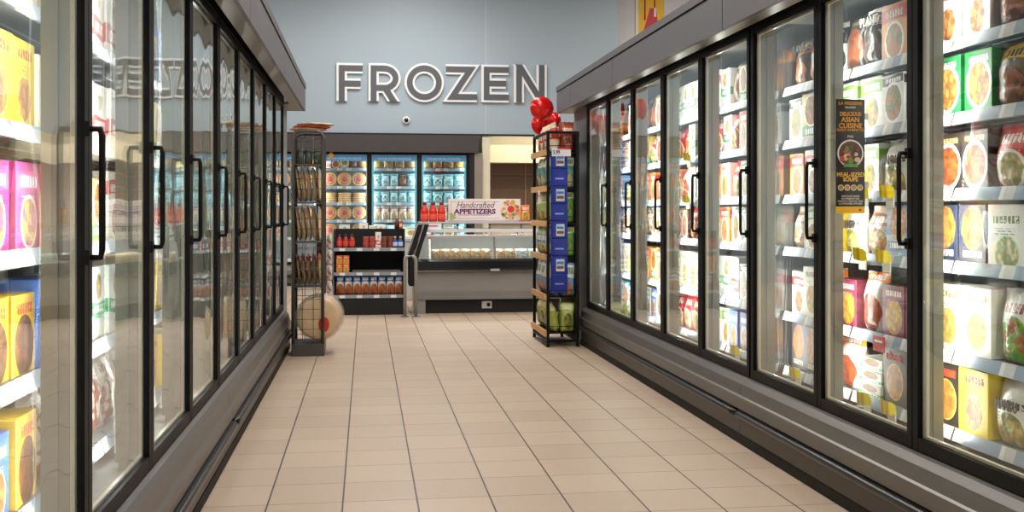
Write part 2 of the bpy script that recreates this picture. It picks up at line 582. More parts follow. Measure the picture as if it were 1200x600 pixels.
# common materials
GREY = mat('grey_painted_metal', '#66676a', 0.42, 0.1, bump=0.02, vary=0.03)
FASCIA = mat('fascia_grey', '#5c5b60', 0.55, vary=0.03)
BASEG = mat('brushed_grey_base', '#75726f', 0.36, 0.55, stretch=(1, 0.1, 6), vscale=8, vary=0.10)
SOFF = mat('satin_soffit_metal', '#86807b', 0.36, 0.5, vary=0.04)
BLACK = mat('black_frame', '#0c0c0d', 0.5, vary=0.05, spec=0.2)
BLACKM = mat('matt_black', '#0e0e0f', 0.7)
TRIMW = mat('pale_inner_trim', '#ece6d2', 0.35, vary=0.03)
RUBBER = mat('black_rubber', '#0c0c0d', 0.28)
WHITE = mat('white_liner', '#8f9394', 0.5, vary=0.02)
CREAM = mat('cream_mullion', '#908e83', 0.35, vary=0.04)
SHELF = mat('shelf_wire_grey', '#8b8f94', 0.45)
STEEL = mat('stainless', '#9b9b98', 0.25, 0.9, vary=0.05)
WOOD = mat('pale_wood_edge', '#c89a63', 0.5, vary=0.12, vscale=14)


def rail_mat():
    M = bpy.data.materials.new('price_rail')
    M.use_nodes = True
    nb = NB(M.node_tree)
    b = M.node_tree.nodes['Principled BSDF']
    tc = nb.n('ShaderNodeTexCoord')
    sp = nb.n('ShaderNodeSeparateXYZ')
    nb.put(sp.inputs[0], tc.outputs['Object'])
    y = nb.m('MULTIPLY', sp.outputs[1], 7.3)
    wn = nb.n('ShaderNodeTexWhiteNoise', noise_dimensions='1D')
    nb.put(wn.inputs['W'], nb.m('FLOOR', y))
    on = nb.m('MULTIPLY', nb.m('GREATER_THAN', wn.outputs['Value'], 0.35), nb.m('LESS_THAN', nb.m('FRACT', y), 0.55))
    pr = nb.m('MULTIPLY', nb.m('LESS_THAN', nb.m('FRACT', nb.m('MULTIPLY', sp.outputs[1], 210)), 0.45), nb.m('LESS_THAN', nb.m('FRACT', y), 0.4))
    c = nb.mix(on, rgb('#8494a4'), rgb('#dcdad4'))
    c = nb.mix(nb.m('MULTIPLY', nb.m('MULTIPLY', on, pr), 0.6), c, rgb('#2a2a2a'))
    nb.put(b.inputs['Base Color'], c)
    b.inputs['Roughness'].default_value = 0.3
    _m['price_rail'] = M
    return M


RAIL = rail_mat()
GLASS = glass_mat()


# ------------------------------------------------------------------ the room
def floor_mat():
    M = bpy.data.materials.new('floor_tiles')
    M.use_nodes = True
    nb = NB(M.node_tree)
    b = M.node_tree.nodes['Principled BSDF']
    tc = nb.n('ShaderNodeTexCoord')
    sp = nb.n('ShaderNodeSeparateXYZ')
    nb.put(sp.inputs[0], tc.outputs['Object'])
    T = 0.2865
    gx = nb.m('DIVIDE', nb.m('ADD', sp.outputs[0], 0.3755 + T * 40), T)
    gy = nb.m('DIVIDE', nb.m('ADD', sp.outputs[1], T * 40 - 0.08), T)

    def edge(g, wd):
        f = nb.m('FRACT', g)
        d = nb.m('MINIMUM', f, nb.m('SUBTRACT', 1.0, f))
        return nb.m('LESS_THAN', d, wd)
    lx = edge(gx, 0.0115)
    ly = edge(gy, 0.0085)
    wn = nb.n('ShaderNodeTexWhiteNoise', noise_dimensions='2D')
    cc = nb.n('ShaderNodeCombineXYZ')
    nb.put(cc.inputs[0], nb.m('FLOOR', gx))
    nb.put(cc.inputs[1], nb.m('FLOOR', gy))
    nb.put(wn.inputs['Vector'], cc.outputs[0])
    base = nb.mix(wn.outputs['Value'], rgb('#b39d89'), rgb('#c0aa95'))
    n1 = nb.noise(tc.outputs['Object'], 1.4, 5)
    n2 = nb.noise(tc.outputs['Object'], 26, 4)
    base = nb.mix(nb.m('MULTIPLY', n1, 0.35), base, rgb('#a28d7b'))
    base = nb.mix(nb.m('MULTIPLY', n2, 0.22), base, rgb('#cdbcab'))
    col = nb.mix(nb.m('MULTIPLY', ly, 0.75), base, rgb('#4a3a2c'))
    col = nb.mix(lx, col, rgb('#2e2016'))
    # scuffs
    sc_ = nb.m('GREATER_THAN', nb.noise(tc.outputs['Object'], 9, 2), 0.80)
    col = nb.mix(nb.m('MULTIPLY', sc_, 0.5), col, rgb('#5a4a3e'))
    nb.put(b.inputs['Base Color'], col)
    nb.put(b.inputs['Roughness'], nb.m('MULTIPLY_ADD', n1, 0.2, 0.34))
    bn = nb.n('ShaderNodeBump')
    bn.inputs['Strength'].default_value = 0.4
    bn.inputs['Distance'].default_value = 0.002
    nb.put(bn.inputs['Height'], nb.m('SUBTRACT', nb.m('MULTIPLY', n2, 0.3), nb.m('MAXIMUM', lx, ly)))
    nb.put(b.inputs['Normal'], bn.outputs[0])
    return M


def wall_mat():
    M = bpy.data.materials.new('blue_grey_wall')
    M.use_nodes = True
    nb = NB(M.node_tree)
    b = M.node_tree.nodes['Principled BSDF']
    tc = nb.n('ShaderNodeTexCoord')
    sp = nb.n('ShaderNodeSeparateXYZ')
    nb.put(sp.inputs[0], tc.outputs['Object'])
    sx = nb.m('LESS_THAN', nb.m('ABSOLUTE', nb.m('SUBTRACT', sp.outputs[0], 1.835)), 0.006)
    n = nb.noise(tc.outputs['Object'], 0.8, 4)
    c = nb.mix(n, rgb('#92a0aa'), rgb('#9ba9b2'))
    c = nb.mix(nb.m('MULTIPLY', sx, 0.5), c, rgb('#c8ccd2'))
    nb.put(b.inputs['Base Color'], c)
    b.inputs['Roughness'].default_value = 0.6
    return M


YW = 16.0
tag(MB().box(-8, 12, -6, 19, -0.05, 0).obj('floor', floor_mat()), kind='structure')
tag(MB().box(-8, 12, -6, 19, 5.2, 5.3).obj('ceiling', mat('ceiling_grey', '#8d8f92', 0.8)), kind='structure')
WALLM = wall_mat()
# back wall: high bulkhead over the freezers and the service opening, solid wall to the left
wm = MB()
wm.box(-8, 3.92, YW, YW + 0.15, 2.31, 5.2)
wm.box(-8, -1.6, YW, YW + 0.15, 0, 2.31)
tag(wm.obj('wall_back', WALLM), kind='structure')
tag(MB().box(-1.6, 2.6, YW - 0.02, YW, 2.285, 2.315).obj('trim_1', BLACKM), kind='structure')
PALE = mat('pale_cream_paint', '#d8d0b8', 0.6)
WHITEW = mat('white_wall_paint', '#d9d8da', 0.6)
s = MB()
s.box(1.78, 1.90, YW + 0.0, YW + 1.9, 0, 2.31)      # pier beside the freezers
s.box(1.90, 12, YW + 2.0, YW + 2.15, 0, 2.9)        # rear wall of the service room
s.box(1.90, 12, YW + 1.55, YW + 2.0, 1.95, 2.25)    # deep beam
s.box(1.78, 12, YW + 0.16, YW + 2.1, 2.95, 3.05)    # ceiling
tag(s.obj('wall_service', PALE), kind='structure')
tag(MB().box(3.92, 12, YW + 0.7, YW + 0.9, 2.31, 5.2).obj('wall_right', WHITEW), kind='structure')
tag(MB().box(-1.7, 1.78, YW + 1.0, YW + 1.15, 0, 2.31).obj('wall_behind', BLACKM), kind='structure')


def X_at(px, Y):
    t = (px - 600) / F
    s_, c_ = math.sin(TH), math.cos(TH)
    return Y * (s_ + t * c_) / (c_ - t * s_)


def Z_at(py, X, Y):
    zc = X * math.sin(TH) + Y * math.cos(TH)
    return H + (247 - py) * zc / F


# brown roller shutter in the service room
t = thing('roller_shutter', 'brown panelled shutter closing the opening behind the appetizer sign', 'shutter', (2.75, YW + 1.97, 0.9))
SHB = mat('brown_shutter', '#5b4535', 0.5, vary=0.1, vscale=5)
mb = MB()
for k in range(5):
    mb.box(-0.75, 0.75, -0.03, 0.0, k * 0.21, k * 0.21 + 0.205)
mb.obj('shutter_panel', SHB, t, bevel=0.004)
MB().box(-0.012, 0.012, -0.045, -0.03, 0.25, 1.05).obj('guide_strip', mat('tan_strip', '#8a6a48', 0.5), t)
MB().box(-0.8, -0.75, -0.05, 0.0, 0, 1.05).obj('side_frame', PALE, t)


# ------------------------------------------------------------------ glass-door freezer cases (built once per kind, in their own frame)
PITCH = 0.757
MARG = 0.0075
CASE_L = 5 * PITCH + 2 * MARG


def rounded_handle(z0, z1, x, y, r=0.011):
    mb = MB()
    mb.tube([(0.0, y, z0 + 0.012), (x, y, z0 + 0.012), (x - 0.004, y, z0 + 0.03), (x - 0.004, y, (z0 + z1) / 2), (x - 0.004, y, z1 - 0.03), (x, y, z1 - 0.012), (0.0, y, z1 - 0.012)], r, 8)
    mb.box(-0.010, 0.004, y - 0.012, y + 0.012, z0 - 0.006, z0 + 0.03)
    mb.box(-0.010, 0.004, y - 0.012, y + 0.012, z1 - 0.03, z1 + 0.006)
    return mb


def build_door(z0=0.315, z1=2.02, wdt=PITCH, bar=0.035, bot=0.045, top=0.036):
    """a door of its own at the origin, spanning y 0..wdt, front at x = 0"""
    mb = MB()
    g = 0.003
    mb.box(0, 0.032, g, bar, z0, z1)
    mb.box(0, 0.032, wdt - bar, wdt - g, z0, z1)
    mb.box(0.001, 0.031, bar, wdt - bar, z0, z0 + bot)
    mb.box(0.001, 0.031, bar, wdt - bar, z1 - top, z1)
    me_f = mb.mesh('door', [BLACK], bevel=0)
    me_g = MB().box(0.012, 0.018, bar, wdt - bar, z0 + bot, z1 - top).mesh('pane', [GLASS])
    me_h = rounded_handle(1.005, 1.34, -0.033, 0.022, 0.008).mesh('handle', [BLACK])
    gk = MB()
    for (a, b_, c, d) in ((bar, bar + 0.016, z0 + bot, z1 - top), (wdt - bar - 0.024, wdt - bar, z0 + bot, z1 - top)):
        gk.box(0.0185, 0.030, a, b_, c, d)
    gk.box(0.0185, 0.030, bar + 0.016, wdt - bar - 0.024, z0 + bot, z0 + bot + 0.010)
    gk.box(0.0185, 0.030, bar + 0.016, wdt - bar - 0.024, z1 - top - 0.010, z1 - top)
    me_k = gk.mesh('inner_trim', [TRIMW])
    return me_f, me_g, me_h, me_k


DOOR = build_door()


def freezer_case(name, label, loc, rz, n=5, shelves=(), group=None, canopy=True, base=True, depth=0.82, led=LED_POWER, seams=(), led_cols=None, wavy=True, top_z=2.15):
    root = thing(name, label, 'freezer', loc, rz, group)
    L = n * PITCH + 2 * MARG
    # cabinet shell with white liner
    mb = MB()
    mb.box(depth, depth + 0.06, 0, L, 0.05, top_z)                       # back
    mb.box(0.02, depth, 0, L, 2.06, top_z)                               # roof
    mb.box(0.04, depth, 0, L, 0.05, 0.30)                                # plinth
    mb.box(0.036, depth, 0, 0.022, 0.30, 2.06)
    mb.box(0.036, depth, L - 0.022, L, 0.30, 2.06)
    mb.obj('cabinet', GREY, root)
    ln = MB()
    ln.box(depth - 0.02, depth - 0.002, 0.03, L - 0.03, 0.31, 2.05, 0)
    ln.box(0.04, depth - 0.02, 0.022, L - 0.022, 0.30, 0.315, 0)
    ln.box(0.04, depth - 0.02, 0.022, L - 0.022, 2.04, 2.058, 0)
    ln.obj('liner', WHITE, root)
    for ya_, yb_ in ((0.0225, 0.027), (L - 0.027, L - 0.0225)):
        MB().box(0.04, depth - 0.02, ya_, yb_, 0.315, 2.04).obj('end_lining', mat('rippled_end_metal', '#a4a7a8', 0.16, 0.85, bump=1.0, bscale=5, stretch=(4, 1, 0.25)), root)
    # header above the doors
    MB().box(-0.004, 0.06, 0, L, 2.022, 2.13).obj('header', BLACK, root)
    if base:
        pr = [(0.0, 0.312), (-0.018, 0.308), (-0.040, 0.285), (-0.052, 0.235), (-0.060, 0.228), (-0.062, 0.17), (-0.02, 0.165), (0.04, 0.17), (0.04, 0.312)]
        MB().prism(pr, 0.001, L - 0.001).obj('base_panel', BASEG, root)
        MB().prism([(-0.048, 0.165), (-0.052, 0.045), (0.04, 0.045), (0.04, 0.165)], 0.002, L - 0.002).obj('kick_panel', mat('kick_grey', '#57534f', 0.4, 0.4, stretch=(1, .2, 5), vscale=6), root)
        MB().box(-0.055, 0.04, 0.0, L, 0, 0.046).obj('toe_strip', BLACKM, root)
        bu = MB()
        bu.tube([(-0.052, 0.02, 0.148), (-0.073, 0.035, 0.148), (-0.075, 0.06, 0.148), (-0.075, L - 0.06, 0.148), (-0.073, L - 0.035, 0.148), (-0.052, L - 0.02, 0.148)], 0.016, 10)
        bu.box(-0.075, -0.045, 0.03, L - 0.03, 0.135, 0.165)
        bu.obj('bumper_rail', RUBBER, root)
    if canopy:
        x0 = -0.14
        ys = [0] + [y for y in seams] + [L]
        fs = MB()
        for a, b_ in zip(ys[:-1], ys[1:]):
            fs.box(x0, x0 + 0.02, a + 0.005, b_ - 0.005, 2.01, 2.197)
        fs.obj('fascia', FASCIA, root)
        fb = MB()
        fb.box(x0 + 0.012, x0 + 0.03, 0, L, 2.03, 2.23)
        fb.obj('fascia_backing', BLACKM, root)
        MB().box(x0 - 0.006, x0 + 0.04, 0, L, 2.206, 2.25).obj('cap_trim', FASCIA, root)
        MB().box(x0 + 0.0205, -0.045, 0, L, 2.010, 2.026).obj('soffit', SOFF, root)
        MB().box(x0 + 0.04, 0.10, 0, L, 2.152, 2.17).obj('canopy_top', GREY, root)
    # mullions with the light strips behind them
    for k in range(n + 1):
        y = MARG + k * PITCH
        a, b_ = y - 0.020, y + 0.020
        if k == 0:
            a, b_ = 0.028, 0.05
        if k == n:
            a, b_ = L - 0.05, L - 0.028
        m_ = MB()
        m_.box(0.036, 0.050, a, b_, 0.315, 2.04)
        m_.box(0.0501, 0.066, a + 0.005, b_ - 0.005, 0.315, 2.04)
        m_.box(0.0661, 0.096, a, b_, 0.315, 2.04)
        m_.box(0.096, 0.108, (a + b_) / 2 - 0.012, (a + b_) / 2 + 0.012, 0.34, 2.02)
        mu = m_.obj('mullion', CREAM, root)
        for sgn in (-1, 1):
            if (k == 0 and sgn < 0) or (k == n and sgn > 0):
                continue
            yy = (a + b_) / 2 + sgn * 0.014
            # lamp faces into the case and along the shelf
            l = area('light_strip', (0.107, yy, 1.18), 0.018, 1.62, led, (led_cols[k] if led_cols else LED_COL), parent=root)
            dirv = Vector((0.80, sgn * 0.60, 0))
            q = dirv.to_track_quat('-Z', 'Y')
            l.rotation_euler = q.to_euler()
    # doors
    for k in range(n):
        d = link('door', DOOR[0], root, (0, MARG + k * PITCH, 0))
        link('pane', DOOR[1], d)
        link('handle', DOOR[2], d)
        link('inner_trim', DOOR[3], d)
    # shelves, one run per door
    sm = MB()
    sm.box(0.158, depth - 0.05, 0.012, PITCH - 0.012, -0.010, 0)
    for j in range(5):
        sm.box(0.16 + j * 0.13, 0.168 + j * 0.13, 0.012, PITCH - 0.012, -0.016, -0.010)
    sme = sm.mesh('shelf', [SHELF])
    rm = MB()
    rm.add([(0.156, 0.006, 0.008), (0.142, 0.006, -0.034), (0.148, 0.006, -0.036), (0.157, 0.006, 0.004),
            (0.156, PITCH - 0.006, 0.008), (0.142, PITCH - 0.006, -0.034), (0.148, PITCH - 0.006, -0.036), (0.157, PITCH - 0.006, 0.004)],
           [(0, 1, 5, 4), (1, 2, 6, 5), (2, 3, 7, 6), (3, 0, 4, 7), (0, 3, 2, 1), (4, 5, 6, 7)])
    rme = rm.mesh('price_rail', [RAIL])
    for k in range(n):
        for z in shelves:
            yo = MARG + k * PITCH
            if k == 0:
                pass
            so = link('shelf', sme, root, (0, yo, z))
            if k in (0, n - 1):
                so.scale = (1, 0.93, 1)
                so.location.y = yo + (0.045 if k == 0 else 0.008)
            link('price_rail', rme, so)
    root['L'] = L
    return root


ZR = [0.375, 0.64, 0.95, 1.20, 1.46, 1.715]
ZL = [0.40, 0.72, 1.03, 1.335, 1.64]
XR, XL = 1.851, -0.671
JR, JL = 4.86, 4.94
case_r1 = freezer_case('freezer_case', 'nearest grey glass-door freezer case on the right of the aisle', (XR, JR - CASE_L, 0), 0, shelves=ZR, group='glass-door freezers along the aisle', seams=(1.5,))
case_r2 = freezer_case('freezer_case', 'farther right-hand freezer case ending beside the snack rack', (XR, JR + 0.001, 0), 0, shelves=ZR, group='glass-door freezers along the aisle', seams=(2.28,))
case_l1 = freezer_case('freezer_case', 'nearest grey glass-door freezer case on the left of the aisle', (XL, JL, 0), PI, shelves=ZL, group='glass-door freezers along the aisle', seams=(1.9,))
case_l2 = freezer_case('freezer_case', 'farther left-hand freezer case ending beside the wire flatbread rack', (XL, JL + 0.001 + CASE_L, 0), PI, shelves=ZL, group='glass-door freezers along the aisle', seams=(1.75,))
for c in (case_r1, case_r2, case_l1, case_l2):
    del c['group']

# blank end cabinets past the rows: grey panel under the end of the canopy
for sgn, xw, y0, nm in ((1, XR, JR + CASE_L + 0.004, 'right'), (-1, XL, JL + 0.005 + CASE_L, 'left')):
    t = thing('end_cabinet', 'plain grey end cabinet closing the %s freezer row' % nm, 'cabinet', (xw, y0, 0), 0)
    d = sgn
    MB().box(d * 0.02, d * 0.88, 0, 0.62, 0.0, 2.15).obj('side_panel', mat('end_panel_grey', '#8a8d8f', 0.5), t)
    MB().box(d * 0.012, d * 0.02, 0.0, 0.05, 0.0, 2.15).obj('corner_trim', BLACK if sgn > 0 else STEEL, t)
    f = MB()
    f.box(-d * 0.14, -d * 0.12, 0.0, 0.60, 2.01, 2.20)
    f.box(-d * 0.14, d * 0.5, 0.60, 0.62, 2.01, 2.20)
    f.obj('fascia', FASCIA, t)
    MB().box(-d * 0.146, -d * 0.10, 0.0, 0.626, 2.206, 2.25).obj('cap_trim', FASCIA, t)
    MB().box(-d * 0.119, d * 0.019, 0.0, 0.599, 2.010, 2.026).obj('soffit', SOFF, t)

# ------------------------------------------------------------------ packets
_proto = {}


def carton_mesh(key, W, D, Hh):
    F_, S_ = print_mats(key)
    mb = MB()
    mb.box(-W / 2, W / 2, 0, D, 0, Hh)
    me = bpy.data.meshes.new('carton')
    bm = bmesh.new()
    vs = [bm.verts.new(p) for p in mb.v]
    for f in mb.f:
        bm.faces.new([vs[i] for i in f])
    bmesh.ops.recalc_face_normals(bm, faces=bm.faces)
    bmesh.ops.bevel(bm, geom=list(bm.edges), offset=min(W, D, Hh) * 0.018, segments=1, affect='EDGES')
    ul = bm.loops.layers.uv.new('UVMap')
    for f in bm.faces:
        front = f.normal.y < -0.9
        side = abs(f.normal.x) > 0.9 and key not in ('cheese_black',)
        f.material_index = 0 if (front or side) else 1
        for l in f.loops:
            p = l.vert.co
            if front:
                l[ul].uv = (p.x / W + 0.5, p.z / Hh)
            elif side:
                l[ul].uv = (0.02 + 0.12 * p.y / D, p.z / Hh)
            else:
                l[ul].uv = (0, 0)
    bm.to_mesh(me)
    bm.free()
    me.materials.append(F_)
    me.materials.append(S_)
    return me


def bag_mesh(key, W, D, Hh, seed=0, foot=True, nx=10, nz=12, lean=0.0):
    F_, S_ = print_mats(key)
    mb = MB()
    for side in (-1, 1):
        vs = []
        uvs = []
        for j in range(nz + 1):
            v = j / nz
            for i in range(nx + 1):
                u = i / nx
                a = max(0.0, 1 - abs(2 * u - 1) ** 2.4) ** 0.6
                bot = min(1, (v / 0.13)) ** 0.5 if foot else min(1, v / 0.28) ** 0.6
                top = min(1, (1 - v) / 0.42) ** 0.7
                edge = (i in (0, nx)) or (j in (0, nz))
                t = 0 if (edge and not (foot and j == 0)) else a * bot * top
                if foot and j == 0:
                    t = a * 0.55
                th = D / 2 * t
                nn = noise.noise(Vector((u * 3.3 + seed * 5.1, v * 3.7, side * 3 + seed)))
                n2 = noise.noise(Vector((u * 9 + seed * 2.3, v * 9, side * 7 - seed)))
                if not edge:
                    th += D * (0.10 * nn + 0.05 * n2) * a
                    th = max(th, D * 0.05)
                wsc = 1 - 0.05 * a * 0 - 0.06 * max(0, v - 0.75) * 4 * (0.5 + nn * 0.5)
                zt = Hh * v
                if j == nz:
                    zt += Hh * 0.02 * noise.noise(Vector((u * 4, seed, 1)))
                x = (u - 0.5) * W * (wsc if True else 1)
                vs.append((x + (0.01 * n2 if not edge else 0) * W, side * th + lean * v * D, zt))
                uvs.append((u, v))
        fs = [(j * (nx + 1) + i, j * (nx + 1) + i + 1, (j + 1) * (nx + 1) + i + 1, (j + 1) * (nx + 1) + i) for j in range(nz) for i in range(nx)]
        o = len(mb.v)
        mb.add(vs, fs if side < 0 else [tuple(reversed(f)) for f in fs], 0, True)
        for k, q in enumerate(uvs):
            mb.uv[o + k] = q
    if foot:
        o2 = (nx + 1) * (nz + 1)
        fs = [(i, o2 + i, o2 + i + 1, i + 1) for i in range(nx)]
        for f in fs:
            mb.f.append(f)
            mb.mi.append(0)
            mb.sm.append(True)
    # crimped seal strip along the top is part of the same film
    me = mb.mesh('bag', [F_], fix=False, merge=True)
    y0 = min(v.co.y for v in me.vertices)
    for v in me.vertices:
        v.co.y -= y0
    return me


def proto(key, W, D, Hh, var=0, foot=True, nx=10, nz=12):
    q = (key, round(W, 3), round(D, 3), round(Hh, 3), var, foot)
    if q not in _proto:
        k = DES[key][1]
        _proto[q] = bag_mesh(key, W, D, Hh, var + len(key), foot, nx, nz) if k == 'bag' else carton_mesh(key, W, D, Hh)
    return _proto[q]


ORD = ['first', 'second', 'third', 'fourth', 'fifth', 'sixth', 'seventh', 'eighth', 'ninth', 'tenth']
SIZES = {'box': [(0.15, 0.10, 0.235), (0.17, 0.12, 0.22), (0.14, 0.10, 0.205)], 'bag': [(0.18, 0.10, 0.25), (0.165, 0.09, 0.24), (0.185, 0.11, 0.235)], 'tray': [(0.16, 0.14, 0.05)]}


def special(key, o, W, Hh, fy):
    """real lettering on the few packets that can be read in the photo"""
    K = {'plant_black': ('PLANT', 0.77, '#e9e7dd', .78), 'plant_orange': ('PLANT', 0.78, '#151310', .8), 'dumpling': ('MANDU', 0.60, '#3a352c', .58), 'cheese_black': ('ubert', 0.84, '#e04a2b', .7)}
    if key in K:
        s_, v, c, wd = K[key]
        text_part(s_, 0.05, mat('ink_' + c[1:], c, 0.5), o, (0, fy(v), Hh * v), width=W * wd, bold=0.0008, depth=0.0012)


def place(case, u, y, z, key, size, label, group, var=0, rz=0.0, foot=True, lean=0, nm=None, lettering=False):
    W, D, Hh = size
    me = proto(key, W, D, Hh, var, foot)
    kind = DES[key][1]
    nm = nm or {'box': 'frozen_food_carton', 'bag': 'frozen_food_bag', 'tray': 'frozen_food_tray'}[kind]
    o = link(nm, me)
    p = case.matrix_basis @ Vector((u, y, z + 0.0015))
    o.location = p
    o.rotation_euler = (lean, 0, case.rotation_euler.z - PI / 2 + rz)
    tag(o, label, {'box': 'carton', 'bag': 'bag', 'tray': 'tray'}[kind], group)
    if lettering:
        special(key, o, W, Hh, lambda v: -0.0015 if kind == 'box' else 0.0)
    return o


POOL_R = ['red_meal', 'orange_meal', 'green_white', 'white_bowl', 'red_ribbon', 'black_tray', 'green_plate', 'dark_orange', 'red_bag', 'white_round', 'salad_bag', 'blue_snack', 'meatball_bag', 'yellow_green', 'jar_pack', 'milk_carton', 'blue_box', 'cream_fillet', 'dumpling', 'spring_roll', 'orange_meal', 'red_ribbon']
POOL_L = ['yellow_box', 'pink_box', 'yellow_green', 'cookie_box', 'blue_box', 'milk_carton', 'jar_pack', 'jar_pack', 'clear_bag', 'white_round', 'orange_meal', 'salad_bag', 'green_white', 'red_ribbon']

# what stands on each shelf (bottom to top) of the doors the photo shows closest, from the camera outwards
SPEC = {
    ('left', 0): [['yellow_box', 'cookie_box', 'yellow_box', 'blue_box'], ['yellow_green', 'blue_box', 'cookie_box', 'cookie_box'], ['pink_box', 'pink_box', 'yellow_green', 'pink_box'],
                  ['yellow_box', 'orange_meal', 'white_round', 'yellow_box'], ['yellow_box', 'cookie_box', 'yellow_box', 'yellow_box']],
    ('left', 1): [['cookie_box', 'clear_bag', 'clear_bag', 'clear_bag'], ['cookie_box', 'blue_box', 'milk_carton', 'milk_carton'], ['pink_box', 'orange_meal', 'red_ribbon', 'yellow_green'],
                  ['yellow_box', 'white_round', 'jar_pack', 'jar_pack', 'jar_pack'], ['yellow_box', 'white_round', 'jar_pack', 'jar_pack', 'jar_pack']],
    ('left', 2): [['clear_bag', 'clear_bag', 'salad_bag', 'salad_bag'], ['milk_carton', 'milk_carton', 'milk_carton', 'salad_bag'], ['yellow_green', 'red_ribbon', 'white_round', 'salad_bag'],
                  ['jar_pack', 'jar_pack', 'green_white', 'green_white'], ['jar_pack', 'jar_pack', 'yellow_green', 'green_white']],
    ('right', 0): [['dumpling', 'dumpling', 'dumpling', 'yellow_box'], ['salad_bag', 'salad_bag', 'salad_bag', 'white_round'], ['spring_roll', 'spring_roll', 'spring_roll', 'navy_popcorn'],
                   ['red_bag', 'red_bag', 'red_bag', 'dark_orange'], ['black_tray', 'black_yellow', 'black_yellow', 'green_plate'], ['black_tray', 'black_tray', 'black_tray', 'red_ribbon']],
    ('right', 1): [['cheese_black', 'cheese_black', 'cheese_black', 'green_tray'], ['white_round', 'maroon_pastry', 'maroon_pastry', 'meatball_bag'], ['navy_popcorn', 'blue_snack', 'blue_snack', 'cream_fillet'],
                   ['dark_orange', 'dumpling', 'dumpling', 'green_white'], ['green_plate', 'white_bowl', 'white_bowl', 'green_white'], ['red_ribbon', 'orange_meal', 'orange_meal', 'plant_black']],
    ('right', 2): [['meatball_bag', 'orange_meal', 'navy_popcorn', 'navy_popcorn'], ['maroon_pastry', 'meatball_bag', 'white_round', 'red_ribbon'], ['dumpling', 'yellow_box', 'green_white', 'cream_fillet'],
                   ['orange_meal', 'red_meal', 'red_ribbon', 'orange_meal'], ['green_white', 'green_white', 'yellow_green', 'white_bowl'], ['black_tray', 'plant_black', 'plant_orange', 'plant_orange']],
}


def fill_bay(case, side, bay_world, y_lo, y_hi, zs, pool, doorname, near_first=True, empty=0.0):
    """stand packets across one door's width; y_lo..y_hi in world Y"""
    top = {z: (zs[i + 1] - z if i + 1 < len(zs) else 2.0 - z) for i, z in enumerate(zs)}
    for si, z in enumerate(zs):
        spec = SPEC.get((side, bay_world))
        keys = list(spec[si]) if spec else None
        if not keys:
            k0 = rnd.sample(pool, 3)
            pat = rnd.choice([[0, 0, 1, 1, 2], [0, 1, 1, 2, 2], [0, 0, 0, 1, 1], [0, 1, 2, 2, 0], [0, 0, 1, 2, 2]])
            keys = [k0[i] for i in pat]
        wtot = y_hi - y_lo - 0.014
        sizes = []
        for ki, k in enumerate(keys):
            kd = DES[k][1]
            W, D, Hh = SIZES[kd][(len(k) + si) % len(SIZES[kd])]
            Hh = min(Hh, top[z] - 0.047)
            sizes.append([W, D, Hh])
        tw = sum(q[0] for q in sizes) + 0.006 * (len(sizes) - 1)
        k_ = wtot / tw
        k_ = min(k_, 1.22)
        y = y_lo + 0.007
        for ki, k in enumerate(keys):
            W, D, Hh = sizes[ki]
            W *= k_
            if rnd.random() < empty:
                y += W + 0.006
                continue
            W = round(W, 2)
            yc = y + W / 2
            var = rnd.randrange(2)
            lab = '%s, %s from camera on %s shelf up, %s' % (DES[k][0], ORD[ki], ORD[si], doorname)
            grp = 'packets behind the %s freezer door' % doorname
            cy = (case.matrix_basis.inverted() @ Vector((0, yc, 0))).y
            u0 = 0.166 + rnd.uniform(0, 0.02)
            if DES[k][1] == 'tray':
                for lv in range(3):
                    pre = ['bottom', 'middle', 'top'][lv]
                    place(case, u0 + 0.004 * lv, cy, z + lv * 0.052, k, (W, 0.15, 0.05), '%s tray of kebabs, %s from camera on %s shelf, %s' % (pre, ORD[ki], ORD[si], doorname), grp)
            else:
                place(case, u0, cy, z, k, (W, D, round(Hh, 2)), lab, grp, var, rnd.uniform(-0.03, 0.03), lettering=(side == 'right' and bay_world < 3))
            y += sizes[ki][0] * k_ + 0.006


bpy.context.view_layer.update()
DN = ['nearest', 'second', 'third', 'fourth', 'fifth', 'sixth', 'seventh', 'eighth', 'ninth']
# right: bays counted from the nearest the photo shows
for b in range(3):
    ylo = JR - CASE_L + MARG + (2 + b) * PITCH
    fill_bay(case_r1, 'right', b, ylo + (0.0 if b else 0.0), ylo + PITCH - (0.05 if b == 2 else 0), ZR, POOL_R, '%s right door' % DN[b])
for b in range(5):
    ylo = JR + MARG + b * PITCH
    fill_bay(case_r2, 'right', 3 + b, ylo + (0.055 if b == 0 else 0), ylo + PITCH - (0.05 if b == 4 else 0), ZR, POOL_R, '%s right door' % DN[3 + b])
for b in range(4):
    ylo = JL - CASE_L + MARG + (1 + b) * PITCH
    fill_bay(case_l1, 'left', b, ylo, ylo + PITCH - (0.055 if b == 3 else 0), ZL, POOL_L, '%s left door' % DN[b])
for b in range(5):
    ylo = JL + MARG + b * PITCH
    fill_bay(case_l2, 'left', 4 + b, ylo + (0.055 if b == 0 else 0), ylo + PITCH - (0.05 if b == 4 else 0), ZL, POOL_L, '%s left door' % DN[4 + b])

# yellow curled sale flags clipped to the shelf rails
YEL = mat('yellow_tag', '#ffdc1e', 0.4)
INKR = mat('red_brown_ink', '#a8541c', 0.5)


